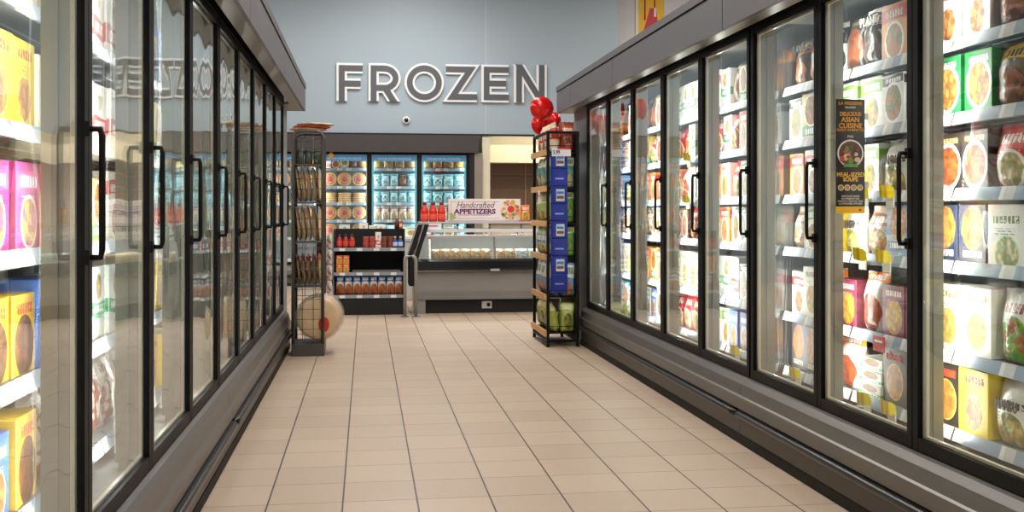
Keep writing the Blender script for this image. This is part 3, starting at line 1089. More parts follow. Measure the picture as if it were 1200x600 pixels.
def flag_mesh():
    """small bent flag standing out from the rail, ribbed with darker print"""
    mb = MB()
    n = 8
    vs = []
    for i in range(n + 1):
        a = i / n
        x = -0.004 - 0.034 * math.sin(a * PI * 0.8)
        y = 0.075 * (a - 0.5)
        cut = 0.010 if i in (0, n) else 0
        vs.append((x, y, -0.012 + cut + 0.012 * a))
        vs.append((x - 0.004, y, 0.038 - cut + 0.012 * a))
    vs2 = [(v[0] + 0.0015, v[1] + 0.0005, v[2]) for v in vs]
    o = 2 * (n + 1)
    for i in range(n):
        m = 1 if i in (2, 4, 6) else 0
        mb.add([], [], 0)
        mb.f += [(2 * i, 2 * i + 2, 2 * i + 3, 2 * i + 1), (o + 2 * i, o + 2 * i + 1, o + 2 * i + 3, o + 2 * i + 2), (2 * i, o + 2 * i, o + 2 * i + 2, 2 * i + 2), (2 * i + 1, 2 * i + 3, o + 2 * i + 3, o + 2 * i + 1)]
        mb.mi += [m, m, m, m]
        mb.sm += [False] * 4
    mb.f += [(0, 1, o + 1, o), (2 * n, o + 2 * n, o + 2 * n + 1, 2 * n + 1)]
    mb.mi += [0, 0]
    mb.sm += [False] * 2
    mb.v = [tuple(p) for p in vs + vs2]
    return mb.mesh('flag', [YEL, mat('yellow_tag_rib', '#d8a80c', 0.5)])


FLAG = flag_mesh()
CARD = MB().box(-0.004, 0.0, -0.03, 0.03, -0.046, -0.004).mesh('price_card', [mat('card_white', '#f0ead8', 0.5)])
LINES = MB()
for k in range(3):
    LINES.box(-0.0675, -0.0655, 0.034, 0.040, 0.012 + k * 0.011, 0.018 + k * 0.011)
for i, (px, si, where) in enumerate([(1017, 0, 'below the black cheese cartons'), (1046, 0, 'at the near foot of the black cheese cartons'), (1012, 2, 'under the blue snack cartons'), (1040, 2, 'beside the door handle'),
                              (1014, 3, 'under the white dumpling pouches'), (1044, 3, 'beside the top of the handle'), (1098, 2, 'left end of the nearest door'), (1099, 3, 'left end above the navy cartons'),
                              (936, 0, 'at the bottom of the third door'), (735, 0, 'low behind a far right door'), (808, 4, 'high in the sixth right door'), (807, 3, 'mid height in the sixth right door'),
                              (865, 0, 'bottom shelf of the fourth right door')]):
    xf = XR + 0.142
    # world Y where a ray through this column meets the rail plane
    t_ = (px - 600) / F
    s_, c_ = math.sin(TH), math.cos(TH)
    Yw = xf * (c_ - t_ * s_) / (s_ + t_ * c_)
    t = thing('sale_flag', 'yellow curled sale flag on shelf rail %s' % where, 'sale tag', (xf - 0.001, Yw, ZR[si] - 0.012), 0, 'yellow sale flags on the freezer shelves')
    link('flag', FLAG, t)
    link('price_card', CARD, t)
# red and white promo tag
t = thing('promo_tag', 'red promo tag hanging over the black cheese cartons', 'sale tag', (XR + 0.136, 3.83, ZR[1] - 0.06))
MB().box(-0.004, 0, -0.045, 0.045, 0, 0.06).obj('tag_card', mat('tag_red', '#d02a28', 0.4), t)
MB().box(-0.006, -0.004, -0.03, 0.03, 0.036, 0.044).obj('print_line', mat('tag_white', '#f4efe6', 0.4), t)


# ------------------------------------------------------------------ black poster on the second right door
PY0, PY1 = X_at(0, 1), 0


def Y_on(xp, px):
    t_ = (px - 600) / F
    s_, c_ = math.sin(TH), math.cos(TH)
    return xp * (c_ - t_ * s_) / (s_ + t_ * c_)


PYW = 3.67                        # stands out from the glass like a flag, facing down the aisle
PX0, PX1 = X_at(979.5, PYW), X_at(1013.5, PYW)
zb, zt = Z_at(250, PX0, PYW), Z_at(116, PX0, PYW)
PW, PH = PX1 - PX0, zt - zb
t = thing('door_poster', 'black soup poster with gold lettering standing out from second right freezer door', 'poster', ((PX0 + PX1) / 2, PYW, zb))
for cz in (PH * .25, PH * .85):
    MB().box(PW / 2 - 0.004, XR + 0.011 - (PX0 + PX1) / 2, 0.0021, 0.006, cz - 0.012, cz + 0.012).obj('clip', mat('clear_clip', '#c9c9c4', 0.2), t)
MB().box(-PW / 2, PW / 2, 0, 0.002, 0, PH).obj('backing', mat('poster_black', '#171310', 0.35), t)
MB().box(-PW / 2, PW / 2, -0.001, 0, 0, PH * 0.06).obj('footer_band', mat('poster_yellow', '#efb91c', 0.4), t)
GOLD = mat('poster_gold', '#e0992e', 0.4)
GOLDY = mat('poster_gold_bright', '#e8b93a', 0.4)
PWH = mat('poster_white', '#d9d2c4', 0.4)
for s_, v, sz, wd, M_ in (('LA PRESSERIE', .962, .0165, .80, GOLD), ('DELICIEUX', .927, .009, .36, PWH), ('DELICIOUS', .869, .021, .72, GOLD), ('ASIAN', .819, .026, .62, GOLD), ('CUISINE', .766, .026, .80, GOLD),
                          ('READY IN MINUTES', .729, .0145, .92, GOLD), ('PHO', .672, .012, .2, PWH), ('MEAL-SIZED', .338, .022, .94, GOLDY), ('SOUPS', .296, .022, .5, GOLDY),
                          ('100% PLANT-BASED', .150, .009, .62, PWH), ('NO PRESERVATIVES', .128, .009, .62, PWH), ('PEANUT & TREE NUT FREE', .106, .009, .86, PWH), ('GLUTEN-FREE OPTIONS', .084, .009, .80, PWH)):
    text_part(s_, sz, M_, t, (0, -0.0008, PH * v), width=PW * wd, bold=0.0005 if sz > .02 else 0.0001, depth=0.0003)
b = MB()
disc(b, 0, PH * 0.525, -0.0012, PW * 0.45, mi=0)
b.obj('bowl', mat('bowl_white', '#e6e2da', 0.4), t)
b = MB()
disc(b, 0, PH * 0.525, -0.002, PW * 0.40)
b.obj('soup', mat('soup_dark', '#5a4032', 0.5, vary=0.45, vscale=40), t)
r2 = random.Random(3)
for cols, nn in (('#c9482a', 5), ('#6b8a3a', 4), ('#d9b9a4', 6), ('#6a5148', 5)):
    b = MB()
    for k in range(nn):
        a, rr = r2.random() * 6.28, r2.random() * PW * 0.28
        disc(b, rr * math.cos(a) + (-.016 if cols == '#c9482a' else .006), PH * 0.525 + rr * math.sin(a), -0.003 - k * 0.0003, PW * r2.uniform(.05, .11), seg=9, rz=PW * r2.uniform(.04, .12))
    b.obj('soup_topping', mat('topping_' + cols[1:], cols, 0.5), t)
MB().box(-PW * .24, PW * .24, -0.005, -0.0035, PH * .405, PH * .432).obj('green_badge', mat('badge_green', '#5c8c2f', 0.4), t)
b = MB()
for k in range(4):
    disc(b, PW * (-.33 + .22 * k), PH * .225, -0.0012, PW * .10)
b.obj('small_bowl', PWH, t)
b = MB()
for k in range(4):
    disc(b, PW * (-.33 + .22 * k), PH * .227, -0.002, PW * .075)
b.obj('small_soup', mat('soup_small', '#b08a4a', 0.5, vary=0.4, vscale=30), t)
b = MB()
disc(b, PW * .33, PH * .030, -0.002, PW * .045)
b.obj('red_dot', mat('dot_red', '#c8361c', 0.4), t)
for k, (a, c) in enumerate(((-.52, .90), (.5, .955), (.5, .50))):
    pass

# ------------------------------------------------------------------ letters on the back wall
WHT = mat('letter_white', '#e2e2e4', 0.4)
DRK = mat('letter_charcoal', '#4d4f54', 0.5)


def ribbon(mb, path, width, y0, y1, closed=False, mi=0):
    """flat band of even width with mitred corners in the x-z plane, thick from y0 to y1"""
    P = [Vector((p[0], p[1])) for p in path]
    n = len(P)
    Ls, Rs = [], []
    for i in range(n):
        if closed:
            a, b_ = P[i - 1], P[(i + 1) % n]
        else:
            a, b_ = (P[i - 1] if i else None), (P[i + 1] if i < n - 1 else None)
        d1 = (P[i] - a).normalized() if a is not None else None
        d2 = (b_ - P[i]).normalized() if b_ is not None else None
        d1 = d1 or d2
        d2 = d2 or d1
        n1, n2 = Vector((-d1.y, d1.x)), Vector((-d2.y, d2.x))
        m_ = (n1 + n2)
        m_ = m_.normalized()
        k = 1 / max(0.32, m_.dot(n1))
        Ls.append(P[i] + m_ * width / 2 * k)
        Rs.append(P[i] - m_ * width / 2 * k)
    m = n if closed else n - 1
    vs = [(p.x, y0, p.y) for p in Ls] + [(p.x, y0, p.y) for p in Rs] + [(p.x, y1, p.y) for p in Ls] + [(p.x, y1, p.y) for p in Rs]
    fs = []
    for i in range(m):
        j = (i + 1) % n
        fs += [(i, j, n + j, n + i), (2 * n + i, 3 * n + i, 3 * n + j, 2 * n + j), (i, 2 * n + i, 2 * n + j, j), (n + i, n + j, 3 * n + j, 3 * n + i)]
    if not closed:
        fs += [(0, n, 3 * n, 2 * n), (n - 1, 3 * n - 1, 4 * n - 1, 2 * n - 1)]
    mb.add(vs, fs, mi)


LY = YW - 0.01
# letters: pixel box in the photograph -> place on the wall, real size
LET = {'F': (394.5, 425, 74, 118.5), 'R': (431.8, 468.7, 74.3, 118.7), 'O': (474, 520, 74, 119.5), 'Z': (521.6, 558.5, 75.5, 119.5), 'E': (564, 595.5, 76, 120), 'N': (602, 640, 76, 120.5)}
SW = 0.155


def strokes(ch, W, Hh):
    h = SW / 2
    if ch == 'F':
        return [([(h, 0), (h, Hh - h), (W, Hh - h)], 0), ([(h, Hh * .46), (W * .92, Hh * .46)], 0)]
    if ch == 'E':
        return [([(W, Hh - h), (h, Hh - h), (h, h), (W, h)], 0), ([(h, Hh * .5), (W * .9, Hh * .5)], 0)]
    if ch == 'Z':
        return [([(0.01, Hh - h), (W * .80, Hh - h), (W * .22, h), (W, h)], 0)]
    if ch == 'N':
        return [([(h, 0), (h, Hh)], 0), ([(W - h, 0), (W - h, Hh)], 0), ([(h * .9, Hh), (W - h * .9, 0)], 2)]
    if ch == 'O':
        return [([(W / 2 + (W / 2 - h) * math.cos(2 * PI * k / 40), Hh / 2 + (Hh / 2 - h) * math.sin(2 * PI * k / 40)) for k in range(40)], 1)]
    if ch == 'R':
        rb = Hh * .27
        zc = Hh - h - rb * 0.95
        arc = [(W * .5 + (W * .36) * math.cos(a), zc + rb * .95 * math.sin(a)) for a in [PI / 2 - PI * k / 14 for k in range(15)]]
        return [([(h, 0), (h, Hh - h), (W * .34, Hh - h)], 0), ([(W * .30, Hh - h)] + arc + [(h * 1.02, zc - rb * .95)], 0), ([(W * .47, Hh * .43), (W * .80, 0)], 2)]


for ch, (xa, xb, yt, yb_) in LET.items():
    Xa, Xb = X_at(xa, LY), X_at(xb, LY)
    za, zb_ = Z_at(yb_, Xa, LY), Z_at(yt, Xa, LY)
    t = thing('wall_letter', 'large white-outlined charcoal letter %s of the word FROZEN on back wall' % ch, 'letter', (Xa, YW - 0.001, za), 0, 'letters of the FROZEN wall sign')
    del t['group']
    back, face = MB(), MB()
    for si_, (p, cl) in enumerate(strokes(ch, Xb - Xa, zb_ - za)):
        e = 0.0012 * si_
        if cl == 2:      # diagonal of the N, cut level at top and bottom
            (x0, z1_), (x1, z0_) = p
            for mb_, hw_, ya_, yb2 in ((back, SW * .60, -0.05 - e, -e), (face, SW * .34, -0.062 - e, -0.0505)):
                q_ = [(x0 - hw_, z1_), (x0 + hw_, z1_), (x1 + hw_, z0_), (x1 - hw_, z0_)]
                mb_.add([(a_, ya_, b2) for a_, b2 in q_] + [(a_, yb2, b2) for a_, b2 in q_], [(0, 1, 2, 3), (7, 6, 5, 4), (0, 4, 5, 1), (1, 5, 6, 2), (2, 6, 7, 3), (3, 7, 4, 0)])
            continue
        ribbon(back, p, SW, -0.05 - e, -e, cl == 1)
        ribbon(face, p, SW * 0.56, -0.062 - e, -0.0505, cl == 1)
    back.obj('outline', WHT, t)
    face.obj('face', DRK, t)

# security camera
Xc = X_at(476, YW)
t = thing('security_camera', 'small white dome camera under the FROZEN letters', 'camera', (Xc, YW, Z_at(141, Xc, YW)))
MB().lathe([(0.03, 0), (0.055, -0.005), (0.058, -0.03), (0.05, -0.05)], 20, axis='y').obj('housing', mat('camera_white', '#e9e9e9', 0.35), t)
MB().lathe([(0.034, -0.045), (0.033, -0.06), (0.022, -0.072), (0.004, -0.077)], 16, axis='y').obj('lens_dome', mat('camera_black', '#101012', 0.1), t)

# yellow poster on the white wall to the right
YP = YW + 0.69
Xa, Xb = X_at(748, YP), X_at(778, YP)
zb_ = Z_at(45, Xa, YP)
t = thing('yellow_poster', 'yellow wall panel with red bag drawing above the right freezers', 'poster', (Xa, YP, zb_))
PWd = Xb - Xa
MB().box(0, PWd, -0.015, 0.005, 0, 1.3).obj('panel', mat('poster_bright_yellow', '#f0bb0c', 0.5), t)
b = MB()
b.add([(PWd * .18, -0.02, 0.1), (PWd * .80, -0.02, 0.1), (PWd * .68, -0.02, 0.50), (PWd * .44, -0.02, 0.50), (PWd * .34, -0.02, 0.34),
       (PWd * .18, -0.015, 0.1), (PWd * .80, -0.015, 0.1), (PWd * .68, -0.015, 0.50), (PWd * .44, -0.015, 0.50), (PWd * .34, -0.015, 0.34)],
      [(0, 1, 2, 3, 4), (9, 8, 7, 6, 5), (0, 5, 6, 1), (1, 6, 7, 2), (2, 7, 8, 3), (3, 8, 9, 4), (4, 9, 5, 0)])
b.obj('red_bag_shape', mat('poster_red', '#c4201c', 0.5), t)
b = MB()
b.tube([(PWd * .25, -0.02, 0.3), (PWd * .25, -0.02, .7), (PWd * .32, -0.02, .95), (PWd * .50, -0.02, 1.02), (PWd * .62, -0.02, .9), (PWd * .63, -0.02, 0.5)], 0.012, 6)
b.obj('red_bag_handle', mat('poster_red', '#c4201c', 0.5), t)
MB().box(PWd * .60, PWd * .68, -0.024, -0.02, .36, .52).obj('white_mark', WHT, t)
MB().box(-0.05, 0, -0.012, 0.0, 0, 1.3).obj('pale_border', mat('poster_pale', '#efe6c8', 0.5), t)

# ------------------------------------------------------------------ back wall freezers
XB = X_at(549.5, YW)
# a thin black surround, then the case
BLUEL = (0.80, 0.95, 1.0)
ZB = [0.40, 0.72, 0.985, 1.25, 1.50, 1.78]
case_b = freezer_case('freezer_case', 'black-framed four-door freezer built in under the FROZEN sign', (XB, YW - 0.02, 0), PI / 2, n=4, shelves=ZB, canopy=False, base=True, depth=0.75, led=6.0, led_cols=[(0.6, 0.9, 1), (0.6, 0.9, 1), (0.75, 0.93, 1), (1, .95, .88), (1, .95, .88)])
tag(MB().box(-1.68, XB + 0.14, YW - 0.10, YW - 0.001, 2.02, 2.285).obj('trim_2', mat('dark_brown_bulkhead', '#3a3433', 0.6)), kind='structure')
tag(MB().box(XB + 0.005, XB + 0.075, YW - 0.05, YW + 0.2, 0, 2.02).obj('trim_3', BLACKM), kind='structure')
tag(MB().box(XB + 0.08, XB + 0.20, YW - 0.06, YW + 0.2, 0, 2.02).obj('trim_4', mat('taupe_pier', '#857a70', 0.6)), kind='structure')
HB = mat('header_blue', '#4d8fc0', 0.5)
TEAL = mat('turquoise_edge', '#58b4cc', 0.5)
for k in range(4):
    d = MB()
    d.box(0.005, 0.0105, 0.042, PITCH - 0.042, 1.885, 1.983)
    o = d.obj('header_banner', HB, case_b, loc=(0, MARG + k * PITCH, 0))
    text_part('EXPLORE OUR MILL OF CHOICES', 0.035, WHT, o, (0.003, PITCH / 2, 1.925), rot=(PI / 2, 0, -PI / 2), width=0.5)
    if k < 3:
        e = MB()
        e.box(0.005, 0.0105, 0.042, 0.07, 0.37, 1.885)
        e.box(0.005, 0.0105, PITCH - 0.07, PITCH - 0.042, 0.37, 1.885)
        if k < 2:
            e.obj('turquoise_strip', TEAL, case_b, loc=(0, MARG + k * PITCH, 0))


def pizza_mesh():
    mb = MB()
    mb.lathe([(0.02, 0.0), (0.125, 0.002), (0.135, -0.012), (0.128, -0.026), (0.110, -0.020), (0.09, -0.018), (0.0, -0.018)], 28, axis='y', mi=0)
    mb.lathe([(0.105, -0.0195), (0.09, -0.024), (0.05, -0.025), (0.001, -0.026)], 24, axis='y', mi=1)
    mb.lathe([(0.05, -0.026), (0.048, -0.0275), (0.001, -0.028)], 20, axis='y', mi=2)
    return mb.mesh('pizza', [mat('pizza_crust', '#d9a468', 0.6, vary=.2, vscale=20), mat('pizza_top', '#d98a5c', 0.5, vary=.5, vscale=30), mat('pizza_label', '#b04a6a', 0.4)])


PIZ = pizza_mesh()
STK = MB()
STK.lathe([(0.10, 0.0), (0.125, 0.008), (0.128, 0.022), (0.11, 0.03), (0.02, 0.031)], 24)
STKM = STK.mesh('flatbread_pack', [mat('flatbread', '#e3bd8c', 0.5, vary=.15, vscale=20)])


def back_row(k, si, keys, W, Hh, dn):
    z = ZB[si]
    n = len(keys)
    span = PITCH - 0.09
    for i, key in enumerate(keys):
        yl = MARG + k * PITCH + 0.045 + span * (i + .5) / n
        yl_w = n - 1 - i
        lab_pos = '%s from right, %s shelf up, %s back door' % (ORD[i], ORD[si], dn)
        if key == 'pizza':
            o = link('pizza', PIZ)
            o.location = case_b.matrix_basis @ Vector((0.205, yl, z + 0.113))
            o.rotation_euler = (R(-4), 0, 0)
            o.scale = (0.8, 0.8, 0.8)
            tag(o, 'round wrapped pizza, ' + lab_pos, 'pizza', 'pizzas in the back freezer')
        elif key == 'stack':
            for q in range(5):
                o = link('flatbread_pack', STKM)
                o.location = case_b.matrix_basis @ Vector((0.30, yl, z + 0.0015 + 0.0318 * q))
                o.scale = (0.86, 0.86, 1)
                tag(o, 'flatbread pack, %s in stack, %s' % (['bottom', 'second', 'third', 'fourth', 'top'][q], lab_pos), 'bread', 'stacked flatbread packs in the back freezer')
        else:
            o = place(case_b, 0.17, yl, z, key, (round(min(W, span / n - 0.004), 3), 0.09, Hh), DES[key][0] + ', ' + lab_pos, 'packets in the back freezer', i % 2)


for k, dn in ((0, 'right'), (1, 'middle')):
    back_row(k, 5, ['gold_bread', 'brown_bread', 'brown_bread', 'gold_bread'] if k == 0 else ['brown_bread', 'brown_bread', 'gold_bread', 'gold_bread'], .17, .17, dn)
    back_row(k, 4, ['pale_teal_bag', 'pale_teal_bag', 'teal_bag', 'teal_bag'] if k == 0 else ['pale_teal_bag', 'black_tray', 'pale_teal_bag', 'pale_teal_bag', 'teal_bag'], .17, .20, dn)
    back_row(k, 3, ['teal_bag', 'pale_teal_bag', 'teal_bag', 'pale_teal_bag'] if k == 0 else ['pale_teal_bag', 'pale_teal_bag', 'pale_teal_bag', 'teal_bag', 'teal_bag'], .17, .19, dn)
    back_row(k, 2, ['cream_fillet'] * 5, .15, .22, dn)
    back_row(k, 1, ['pale_teal_bag', 'white_round', 'pale_teal_bag', 'jar_pack'], .16, .2, dn)
back_row(2, 5, ['brown_bread', 'black_tray', 'yellow_green', 'dark_orange', 'jar_pack'], .13, .15, 'left visible')
back_row(2, 4, ['pizza', 'pizza', 'pizza'], .2, .2, 'left visible')
back_row(2, 3, ['stack', 'stack', 'stack'], .2, .2, 'left visible')
back_row(2, 2, ['pizza', 'pizza', 'pizza'], .2, .2, 'left visible')
back_row(2, 1, ['pizza', 'jar_pack', 'pizza'], .16, .2, 'left visible')
back_row(3, 5, ['brown_bread', 'gold_bread', 'jar_pack'], .15, .15, 'leftmost')
back_row(3, 4, ['pizza', 'pizza'], .2, .2, 'leftmost')
back_row(3, 2, ['pizza', 'pizza'], .2, .2, 'leftmost')
# yellow diamond tag at the top left of the back freezer
xq = X_at(388, YW - 0.03)
o = MB()
o.add([(-.05, 0, 0), (0, 0, -.05), (.05, 0, 0), (0, 0, .05), (-.05, .003, 0), (0, .003, -.05), (.05, .003, 0), (0, .003, .05)], [(0, 1, 2, 3), (7, 6, 5, 4), (0, 4, 5, 1), (1, 5, 6, 2), (2, 6, 7, 3), (3, 7, 4, 0)])
q = o.obj('sale_flag', mat('amber_tag', '#e0a020', 0.4), loc=(xq, YW - 0.027, Z_at(182, xq, YW)))
tag(q, 'amber diamond tag at the upper left of the back freezer doors', 'sale tag')

# ------------------------------------------------------------------ wire flatbread rack on the left
XA, XZ, YA, YB = -0.574, -0.322, 8.22, 8.60
RACKM = mat('rack_grey_metal', '#55534f', 0.4, 0.4)
t = thing('wire_rack', 'tall narrow grey wire rack of flatbreads at the left row end', 'rack', ((XA + XZ) / 2, YA, 0))
hw = (XZ - XA) / 2
MB().box(-hw, hw, 0, YB - YA, 0, 0.095).obj('base', RACKM, t, bevel=0.004)
for nm, yy in (('side_frame', 0.012), ('side_frame', YB - YA - 0.012)):
    rc = 0.05
    pts = [(-hw + .012, yy, 0.09), (-hw + .012, yy, 1.70)] + [(-hw + .012 + rc - rc * math.cos(a), yy, 1.70 + rc * math.sin(a)) for a in (.4, .8, 1.2, PI / 2)]
    pts += [(hw - .012 - rc + rc * math.sin(a), yy, 1.70 + rc * math.cos(a)) for a in (0, .4, .8, 1.2, PI / 2)] + [(hw - .012, yy, 0.09)]
    f = MB().tube(pts, 0.013, 8).obj(nm, RACKM, t)
    g = MB()
    for k in range(21):
        zz = 0.13 + k * 0.078
        g.tube([(-hw + .012, yy, zz), (hw - .012, yy, zz)], 0.0024, 5)
    for xx in (-hw / 3 * 1.0, hw / 3 * 1.0):
        g.tube([(xx, yy, 0.09), (xx, yy, 1.75)], 0.0024, 5)
    g.obj('wire_grid', RACKM, f)
MB().box(-hw, -hw + 0.01, 0.03, YB - YA - 0.03, 0.095, 1.70).obj('back_panel', mat('rack_back_dark', '#2b2a28', 0.6), t)
for zz in (1.20, 0.89, 0.545, 0.10, 1.50):
    MB().box(-hw + 0.012, hw - 0.01, 0.03, YB - YA - 0.03, zz - 0.012, zz - 0.004).obj('shelf', RACKM, t)
FLB = mat('flatbread_pale', '#d8bd94', 0.5, vary=.25, vscale=12, bump=.4)
FLR = mat('wrap_red', '#a8322c', 0.4)
FLG = mat('wrap_clear_film', '#cfc7bb', 0.25, bump=.6)


def slab_pack(w_, h_, th):
    """flat wrapped bread pack lying in the y-z plane, thin in x"""
    mb = MB()
    n = 10
    pr = []
    vs = []
    for j in range(n + 1):
        v = j / n
        for i in range(7):
            u = i / 6
            a = (max(0, 1 - abs(2 * u - 1) ** 3)) ** .5 * (max(0, 1 - abs(2 * v - 1) ** 4)) ** .5
            vs.append((a, u, v))
    for sg in (-1, 1):
        V = [(sg * (th / 2) * (a * (0.85 + .3 * noise.noise(Vector((u * 4, v * 5, sg)))) + .02), (u - .5) * w_, v * h_) for a, u, v in vs]
        fs = [(j * 7 + i, j * 7 + i + 1, (j + 1) * 7 + i + 1, (j + 1) * 7 + i) for j in range(n) for i in range(6)]
        mb.add(V, fs, 0, True)
        for f_i in range(len(fs)):
            jj = f_i // 6
            if jj >= n - 2:
                mb.mi[len(mb.mi) - len(fs) + f_i] = 1
    for i in range(6):
        mb.add([V_ for V_ in (mb.v[i], mb.v[i + 1], mb.v[len(vs) + i + 1], mb.v[len(vs) + i])], [(0, 1, 2, 3)])
    return mb


sp1 = slab_pack(.28, .27, .034).mesh('flatbread_pack', [FLB, FLG], merge=True)
sp2 = slab_pack(.28, .24, .036).mesh('flatbread_pack', [mat('flatbread_brown', '#a88a64', .5, vary=.25, vscale=12, bump=.4), FLR], merge=True)
xm = (XA + XZ) / 2
for ti, (z, me, tn) in enumerate([(1.20, sp1, 'second tier'), (0.89, sp1, 'third tier'), (0.545, sp2, 'fourth tier')]):
    for k in range(5):
        o = link('flatbread_pack', me)
        o.location = (xm - 0.066 + k * 0.039, (YA + YB) / 2, z + 0.005)
        o.rotation_euler = (0, R(-7 + k * 1.0), 0)
        tag(o, 'flat bread pack, %s from the freezer side, %s of wire rack' % (ORD[k], tn), 'bread', 'flatbread packs on the wire rack')
# jars in the top basket
for k in range(3):
    o = MB().lathe([(.028, 0), (.031, .004), (.031, .075), (.024, .088), (.024, .09), (.028, .092), (.028, .108), (.01, .109)], 14).obj('jar', mat('jar_green', '#3b4a36', .25))
    o.location = (xm - 0.065 + k * 0.068, YA + 0.07, 1.4985)
    tag(o, 'small dark green jar, %s from the left in the rack\'s top basket' % ORD[k], 'jar', 'jars in the wire rack basket')
# big round breads low in the rack
def big_round():
    mb = MB()
    prof = [(0.02, 0), (0.135, 0.0), (0.158, 0.006), (0.165, 0.02), (0.158, 0.034), (0.135, 0.04), (0.02, 0.041)]
    mb.lathe(prof, 32, axis='y')
    return mb.mesh('round_bread', [mat('round_bread', '#d9b98c', .5, vary=.2, vscale=9, bump=.3)])


BR = big_round()
WR = MB()
WR.lathe([(0.05, -0.006), (0.155, -0.005), (0.182, 0.012), (0.186, 0.022), (0.155, 0.047), (0.05, 0.048)], 32, axis='y')
WRM = WR.mesh('plastic_wrap', [film_mat('clear_wrap', '#e9e6df', 0.14)])
RL = MB()
disc(RL, 0.045, -0.045, -0.010, 0.042, rz=0.060)
RLM = RL.mesh('red_label', [mat('label_red', '#c8321f', 0.4)])
for k in range(5):
    o = link('round_bread', BR)
    o.location = (-0.372 + 0.004 * k, YA + 0.045 + k * 0.062, 0.098 + 0.19)
    tag(o, 'large round wrapped flatbread, %s from the camera at the foot of the wire rack' % ORD[k], 'bread', 'large round breads in the wire rack')
    link('plastic_wrap', WRM, o)
    link('red_label', RLM, o)
# wrapped breads lying on top of the rack
for k in range(3):
    mb = MB()
    mb.lathe([(0.02, 0), (0.13, 0.001), (0.15, 0.008), (0.14, 0.016), (0.02, 0.019)], 24, sx=1.0)
    o = mb.obj('flatbread_pack', mat('flat_top_' + str(k), ['#c9a06c', '#c8433a', '#d8bd94'][k], .5, vary=.4, vscale=14))
    o.location = (xm + 0.03 * (k - .3), YA + 0.19 - 0.01 * k, 1.764 + 0.0192 * k)
    tag(o, '%s of three flat wrapped breads lying on top of the wire rack' % ['lowest', 'middle', 'topmost'][k], 'bread', 'breads on top of the wire rack')

# ------------------------------------------------------------------ snack rack on the right
RX0, RX1, RY0, RY1 = 1.492, 1.742, 8.50, 9.20
t = thing('snack_rack', 'tall black metal snack rack with pale wood shelf lips at right row end', 'rack', (RX0, RY0, 0))
wx, wy = RX1 - RX0, RY1 - RY0
for (xx, yy) in ((0, 0), (wx, 0), (0, wy), (wx, wy)):
    MB().box(xx - 0.012, xx + 0.012, yy - 0.012, yy + 0.012, 0, 1.79).obj('post', BLACK, t)
for z in (0.05, 1.78):
    cr = MB()
    cr.box(0.0, wx, -0.01, 0.01, z - 0.01, z + 0.01)
    cr.box(0.0, wx, wy - 0.01, wy + 0.01, z - 0.01, z + 0.01)
    cr.box(-0.01, 0.01, 0, wy, z - 0.01, z + 0.01)
    cr.box(wx - 0.01, wx + 0.01, 0, wy, z - 0.01, z + 0.01)
    cr.obj('cross_bar', BLACK, t)
MB().box(wx - 0.012, wx - 0.006, 0.012, wy - 0.012, 0.06, 1.77).obj('back_panel', BLACKM, t)
TZ = [0.12, 0.42, 0.75, 1.03, 1.32, 1.62]
for z in TZ:
    sh = MB().box(0.0, wx - 0.014, 0.013, wy - 0.013, z - 0.012, z - 0.003).obj('shelf', BLACK, t)
    lp = MB()
    for a, b_ in ((-0.01, wy * .33), (wy * .335, wy * .665), (wy * .67, wy + .01)):
        lp.box(-0.030, -0.013, a, b_, z - 0.030, z + 0.018)
    lp.obj('wood_lip', WOOD, sh)
    gd = MB()
    gd.tube([(0.0, -0.002, z + 0.05), (wx, -0.002, z + 0.05)], 0.003, 5)
    gd.tube([(-0.028, -0.014, z + 0.03), (0.0, -0.002, z + 0.05)], 0.003, 5)
    gd.obj('guard_wire', BLACK, sh)
TIER = [('chip_olive', 'chip_olive', .24), ('chip_blue', 'chip_blue', .275), ('chip_mixed', 'chip_leaf', .245), ('chip_green', 'chip_leaf', .255), ('chip_teal', 'chip_teal', .26), ('chip_red', 'chip_brown', .25)]


class _F:
    pass


def stand(me, name, loc, rz, label, cat, group, lean=0):
    o = link(name, me)
    o.location = (loc[0], loc[1], loc[2] + 0.001)
    o.rotation_euler = (lean, 0, rz)
    return tag(o, label, cat, group)


for si, (ka, kb, hh) in enumerate(TIER):
    z = TZ[si]
    tn = ['bottom', 'second', 'third', 'fourth', 'fifth', 'top'][si]
    for k in range(3):
        stand(proto(ka, .203, .100, hh, k), 'snack_bag', (RX0 + 0.015, RY0 + 0.132 + k * 0.222, z + 0.001), -PI / 2 + rnd.uniform(-.05, .05),
              '%s facing aisle, %s from camera, %s tier, snack rack' % (DES[ka][0], ORD[k], tn), 'snack bag', 'snack bags on the black rack', lean=R(7) if si < 5 else 0)
    for k in range(2):
        me = proto(kb, .118, .08, hh, k + 3)
        stand(me, 'snack_bag', (RX1 - 0.075, RY0 + 0.018 + k * 0.09, z + 0.001), rnd.uniform(-.06, .06),
              '%s facing camera, %s row, %s tier, snack rack' % (DES[kb][0], ['front', 'rear'][k], tn), 'snack bag', 'snack bags on the black rack')
